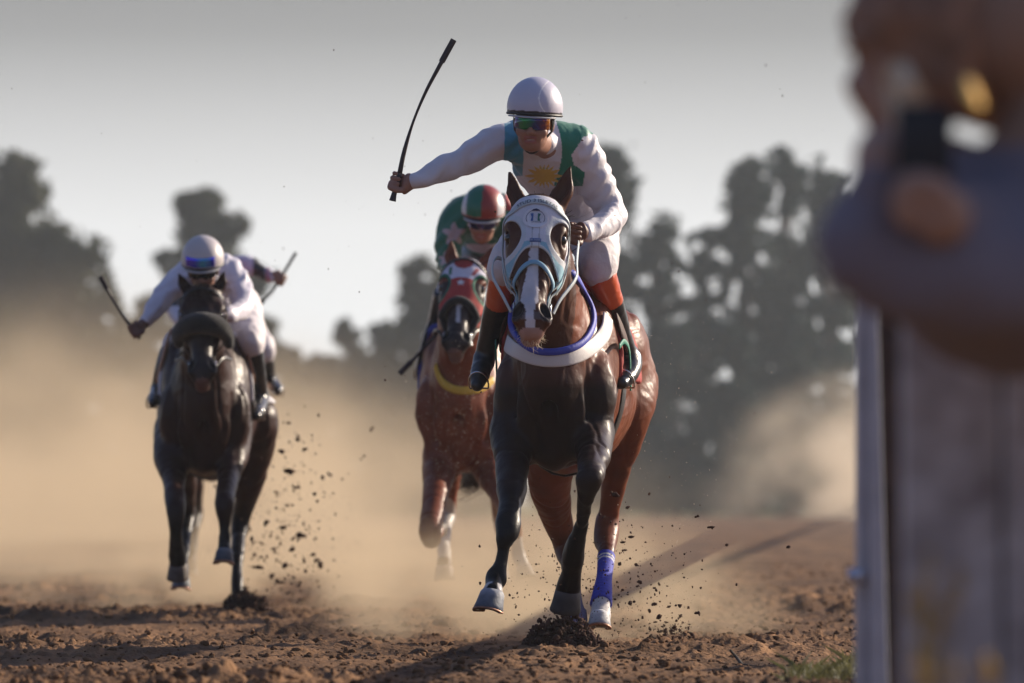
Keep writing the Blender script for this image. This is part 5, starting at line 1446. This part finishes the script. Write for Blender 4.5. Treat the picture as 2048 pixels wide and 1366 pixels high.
# onlooker leaning on the rail
YO = 8.6
KO = Skull(P(1812, 100, YO + .12), (-.75, .62, -.12), (-.12, 0, 1))
def O(px, py, dy=0.0): return P(px, py, YO + dy)
po = empty('person', (P(2300, 1000, YO)[0], YO, 0), 'blurred brown haired onlooker leaning on the rail in a slate grey jacket', 'onlooker')
S = Sdf(); head_prims(S, KO)
torso = [(np.array([1.22, 8.80, .95]), .17), (np.array([1.16, 8.78, 1.15]), .165), (np.array([1.00, 8.75, 1.33]), .165), (O(2030, 60, .12), .12)]
armA = [(O(2110, 330, .10), .11), (O(2110, 520, .05), .105), (O(1930, 555, -.02), .098), (O(1745, 500, -.05), .082), (O(1752, 420, -.06), .060), (O(1762, 360, -.08), .040)]
armB = [(O(2120, 180, .30), .09), (O(2230, 420, .25), .07), (O(2110, 470, .10), .075), (O(1950, 425, .0), .052), (O(1895, 415, -.08), .036)]
S.chain([[*KO.w(0, -.03, -.08), .055], [*O(1960, 90, .12), .07], [*torso[3][0], .09]], k=.04, n=3)
S.chain([[*p, r * .85] for p, r in torso], k=.05, n=4)
for a in (armA, armB): S.chain([[*p, min(r * .7, .05)] for p, r in a], k=.03, n=4)
fist(S, O(1780, 330, -.04), (0, .2, 1), armA[-1][0], 1.2); fist(S, O(1848, 398, -.14), (.2, 1, .3), armB[-1][0], 1.25)
S.ell(O(1852, 400, -.17), (.046, .022, .034), None, k=.02); S.ell(O(1780, 330, -.04), (.034, .034, .034), None, k=.02)
lg_ = [[[1.26 + .05 * q, 8.73 + .2 * q, .93, .12], [1.24 + .1 * q, 8.70 + .28 * q, .50, .075], [1.28 + .1 * q, 8.71 + .3 * q, .10, .05], [1.22 + .1 * q, 8.71 + .3 * q, .05, .045], [1.10 + .1 * q, 8.71 + .3 * q, .045, .04]] for q in (0, 1)]
for g_ in lg_: S.chain(g_, k=.04, n=3)
skin('body', S, .008, M_skin, po, lambda V: np.tile(np.array([.42, .26, .19], np.float32), (len(V), 1)))
T = Sdf(); T.chain([[*p, r] for p, r in torso], k=.05, n=4)
for a in (armA, armB): T.chain([[*p, r] for p, r in a[:-1]] + [[*(a[-1][0]), a[-1][1] * 1.1]], k=.04, n=4)
T.ell(O(2080, 120, .3), (.20, .12, .12), None, k=.05); T.ell(O(2090, 610, .15), (.22, .10, .11), None, k=.12); T.chain([[*O(1905, 330, .12), .045], [*O(1985, 400, .10), .060], [*O(2110, 450, .12), .075]], k=.03, n=3)
def jco(V):
    C = np.tile(np.array([.21, .185, .215]), (len(V), 1)); C[V[:, 2] > P(0, 290, YO)[2]] = (.34, .20, .13); return C.astype(np.float32)
skin('jacket', T, .010, M('jacket_cloth', attr=True, rough=.85, bump=.3, bscale=30), po, jco, warp=lambda V: .007 * noise(V * 12, 3))
T = Sdf()
for g_ in lg_: T.chain([[1.22, 8.79, .96, .18]] + [[a_, b_, c_ if c_ > .2 else .12, r_ * 1.25] for a_, b_, c_, r_ in g_[:3]], k=.04, n=3)
skin('trousers', T, .010, M('denim', (.04, .05, .09), .85), po)
for g_ in lg_:
    B_ = Sdf(); B_.chain([[*g_[3][:2], .06, .055], [*g_[4][:2], .05, .050]], k=.02, n=1); skin('shoe', B_, .008, M_blackleather, po)
HSd = Sdf(); HSd.ell(KO.w(0, -.030, .045), (.098, .120, .105), KO.R); HSd.ell(KO.w(0, -.085, -.03), (.078, .055, .09), KO.R, k=.05)
skin('hair', HSd, .006, M('brown_hair', (.27, .14, .08), .6, bump=.8, bscale=50, var=.3, vscale=20), po, warp=lambda V: .007 * fbm(V * 26, 2, 7))
cm = empty('compact_camera', O(1848, 350, -.14), 'small black compact camera held up by the blurred onlooker', 'camera')
R_ = np.array([[1, -.03, -.02], [.03, 1, 0], [.02, 0, 1.0]])
b_ = MB().box(O(1848, 285, -.14), (.083, .030, .112), R_).build('body', M('camera_black', (.010, .010, .014), .5), cm)
bv = b_.modifiers.new('bevel', 'BEVEL'); bv.width = .006; bv.segments = 3
c_ = O(1848, 285, -.12); MB().tube([c_, c_ + [0, .022, 0], c_ + [0, .03, 0]], [.024, .022, .019], 18).build('lens', M('lens_black', (.008, .008, .01), .2), cm)
sp_ = spline([O(1838, 208, -.14), O(1815, 165, -.16), O(1798, 138, -.14), O(1786, 165, -.12), O(1800, 250, -.12)], 5)
MB().ribbon(sp_, [(0, -1, 0)] * len(sp_), .026, .003).build('wrist_strap', M('strap_beige', (.72, .60, .42), .6), cm)
bt = Sdf(); nb_ = norm(np.array([.76, -.53, .39])); cb = O(1950, 188, -.16); e1 = norm(np.cross(nb_, [0, 1, 0])); e2 = np.cross(nb_, e1)
bt.ell(cb, (.030, .030, .0085), np.array([e1, e2, nb_]))
skin('glint_dome', bt, .0012, M('glint_brass', (.95, .58, .16), .16, 1.0), po, pad=.004, smooth=2)  # invented dome, angled to send a golden sun glint to the lens
# ---- flying dirt
def flyer(pxy, Y, s, label, group, seed, mat=M_damp):
    rs = np.random.default_rng(seed); mb = MB()
    V, T = lump(rs); mb.add(V * s * [1.2, .9, .8] + P(*pxy, Y), T=T)
    if s > .012:
        V, T = lump(rs); mb.add(V * s * .6 + P(*pxy, Y) + rs.normal(0, s * .7, 3), T=T)
    o = mb.build('dirt_clod', mat); return tag(o, label, 'clod', group)
L_ = 'dark clod flying through the air to the right of the dark horse\'s legs'
big = [(578, 846), (596, 880), (562, 902), (577, 942), (610, 898), (603, 1072), (566, 1055), (630, 1078), (546, 1098), (533, 1045), (520, 1085), (518, 1135), (545, 1150), (570, 1130), (586, 1098), (608, 1122), (560, 1165), (588, 1155), (574, 1186), (534, 1180), (508, 1110), (626, 1110), (612, 1142), (553, 1120), (600, 1165), (640, 1130), (745, 856), (728, 912), (697, 948), (648, 985), (660, 950), (620, 1020), (500, 1060), (575, 1012), (590, 975), (552, 985), (640, 890), (545, 960)]
for i, (a, b) in enumerate(big): flyer((a, b), 33.0 + rng.uniform(-.6, 1.2), rng.uniform(.012, .030) if i < 26 else rng.uniform(.008, .017), L_, 'clods thrown up behind the dark horse', 500 + i)
L_ = 'brown clod flying just to the right of the leading horse\'s bandaged leg'
big = [(1246, 1085), (1262, 1074), (1250, 1100), (1302, 1195), (1308, 1208), (1298, 1220), (1338, 1213), (1360, 1212), (1392, 1226), (1318, 1234), (1328, 1250), (1290, 1252), (1312, 1180), (1318, 1168), (1280, 1164), (1246, 1180), (1231, 1048), (1396, 1032), (1422, 1055), (1453, 1090), (1577, 1094), (1260, 1205), (1296, 1275), (1345, 1262), (1362, 1270), (1272, 1130), (1240, 1128), (1255, 1015), (1232, 990)]
for i, (a, b) in enumerate(big): flyer((a, b), 24.6 + rng.uniform(-.5, .8), rng.uniform(.006, .0155), L_, 'clods thrown up by the leading horse', 600 + i)
def cloud(name, label, cx, cy, Y, sx, sy, n, s0, s1, seed, mat, dy=.4):
    rs = np.random.default_rng(seed); mb = MB()
    for i in range(n):
        a, b = rs.normal(cx, sx), rs.normal(cy, sy); V, T = lump(rs); s = s0 + (s1 - s0) * rs.random() ** 3
        p = P(a, b, Y + rs.normal(0, dy))
        if p[2] < .01: p[2] = .01 + .1 * rs.random()
        mb.add(V * s * [1, 1, rs.uniform(.7, 1.6)] + p, T=T)
    o = mb.build(name, mat); return tag(o, label, 'dirt', kind='stuff')
def burst(label, c, R, H, n, seed, s=.022):
    """soil erupting round a planted hoof: dense at the foot, ragged spikes on top"""
    rs = np.random.default_rng(seed); mb = MB(); c = np.asarray(c)
    for i in range(n):
        th = rs.uniform(0, 6.283); r = R * rs.random() ** .7; h = H * (1 - (r / R) ** 2 * .6) * rs.random() ** .8 * (.55 + .6 * abs(noise(np.array([math.cos(th) * 2.3 + r * 9, math.sin(th) * 2.3, .37]), seed)))
        V, T = lump(rs); q = s * (.18 + .9 * rs.random() ** 2) * (1.1 - .6 * h / H)
        d = np.array([math.cos(th) * r, math.sin(th) * r * .7, h]); A = norm(np.array([math.cos(th) * .6, math.sin(th) * .6, .8]) + rs.normal(0, .9, 3))
        W = V * q; W = W + np.outer(W @ A, A) * rs.uniform(-.3, 1.1)
        mb.add(W + c + d, T=T)
    o = mb.build('dirt_spray', M_damp); return tag(o, label, 'dirt', kind='stuff')
burst('dark soil bursting up around the leading horse\'s planted hind hoof', P(1122, 1326, 24.30), .165, .27, 3200, 31, .020)
burst('dark soil bursting up around the left horse\'s planted hoof', P(492, 1222, 32.2), .13, .17, 1400, 32, .018)
burst('loose soil thrown up right of the leading horse', P(1345, 1285, 25.2), .12, .16, 160, 33, .011)
cloud('flying_grit', 'fine grit hanging in the air around the leading horse\'s legs', 1200, 1170, 24.6, 95, 75, 1100, .0012, .007, 41, M_damp)
cloud('flying_grit', 'fine grit hanging in the air behind the dark horse', 570, 1060, 33.2, 65, 95, 520, .0025, .012, 42, M_damp, 1.0)
cloud('flying_grit', 'sparse specks of dirt high over the track', 1000, 500, 27, 420, 330, 120, .002, .0055, 43, M_damp, 3.0)
cloud('flying_grit', 'sunlit dust grains in front of the red brown horse', 915, 860, 29.3, 45, 80, 900, .0009, .0022, 44, M('pale_grit', (.85, .75, .62), .5, trans=.5), .4)
cloud('flying_grit', 'sunlit grains drifting right of the leading horse', 1330, 900, 25.5, 90, 160, 260, .0009, .0022, 45, bpy.data.materials['pale_grit'], .8)

# ---- grass strip and twig near the rail
rs = np.random.default_rng(51); V, T = [], []
for i in range(3600):
    Y = rs.uniform(19.6, 22.6); X = railx(Y) - rs.random() ** 1.6 * (.38 if Y < 21.3 else .20) + .05
    if noise(np.array([X * 7, Y * 2.2, 0.]), 8) < -.25: continue
    z = float(ground_z(np.array([X]), np.array([Y]))[0]); h = rs.uniform(.015, .055) * (1 + (rs.random() < .05)); a = rs.uniform(0, 6.28); wv = .0022
    n0 = len(V); dx, dy = math.cos(a), math.sin(a); bx, by = rs.normal(0, .5, 2) * h
    V += [(X - dx * wv, Y - dy * wv, z), (X + dx * wv, Y + dy * wv, z), (X + bx * .4 + dx * wv * .7, Y + by * .4, z + h * .6), (X + bx, Y + by, z + h)]; T += [(n0, n0 + 1, n0 + 2), (n0, n0 + 2, n0 + 3)]
o = mesh_from('grass', V, np.array(T), M('grass_blades', (.060, .080, .020), .6, var=.4, vscale=3, c2=(.17, .14, .06), trans=.4)); tag(o, 'short green grass growing along the foot of the rail', 'grass', kind='stuff')
tw = [P(1460, 1300, 22.5), P(1474, 1316, 22.5), P(1484, 1330, 22.4), P(1530, 1338, 22.3)]
tb = MB(); tb.tube(spline([tw[0], tw[1], tw[2]], 5), np.linspace(.005, .008, 11), 6); tb.tube(spline([P(1405, 1344, 22.4), P(1450, 1336, 22.4), tw[2], tw[3]], 5), .007, 6)
o = tb.build('twig', M_bark); tag(o, 'crooked dark twig lying on the soil beside the grass', 'twig')
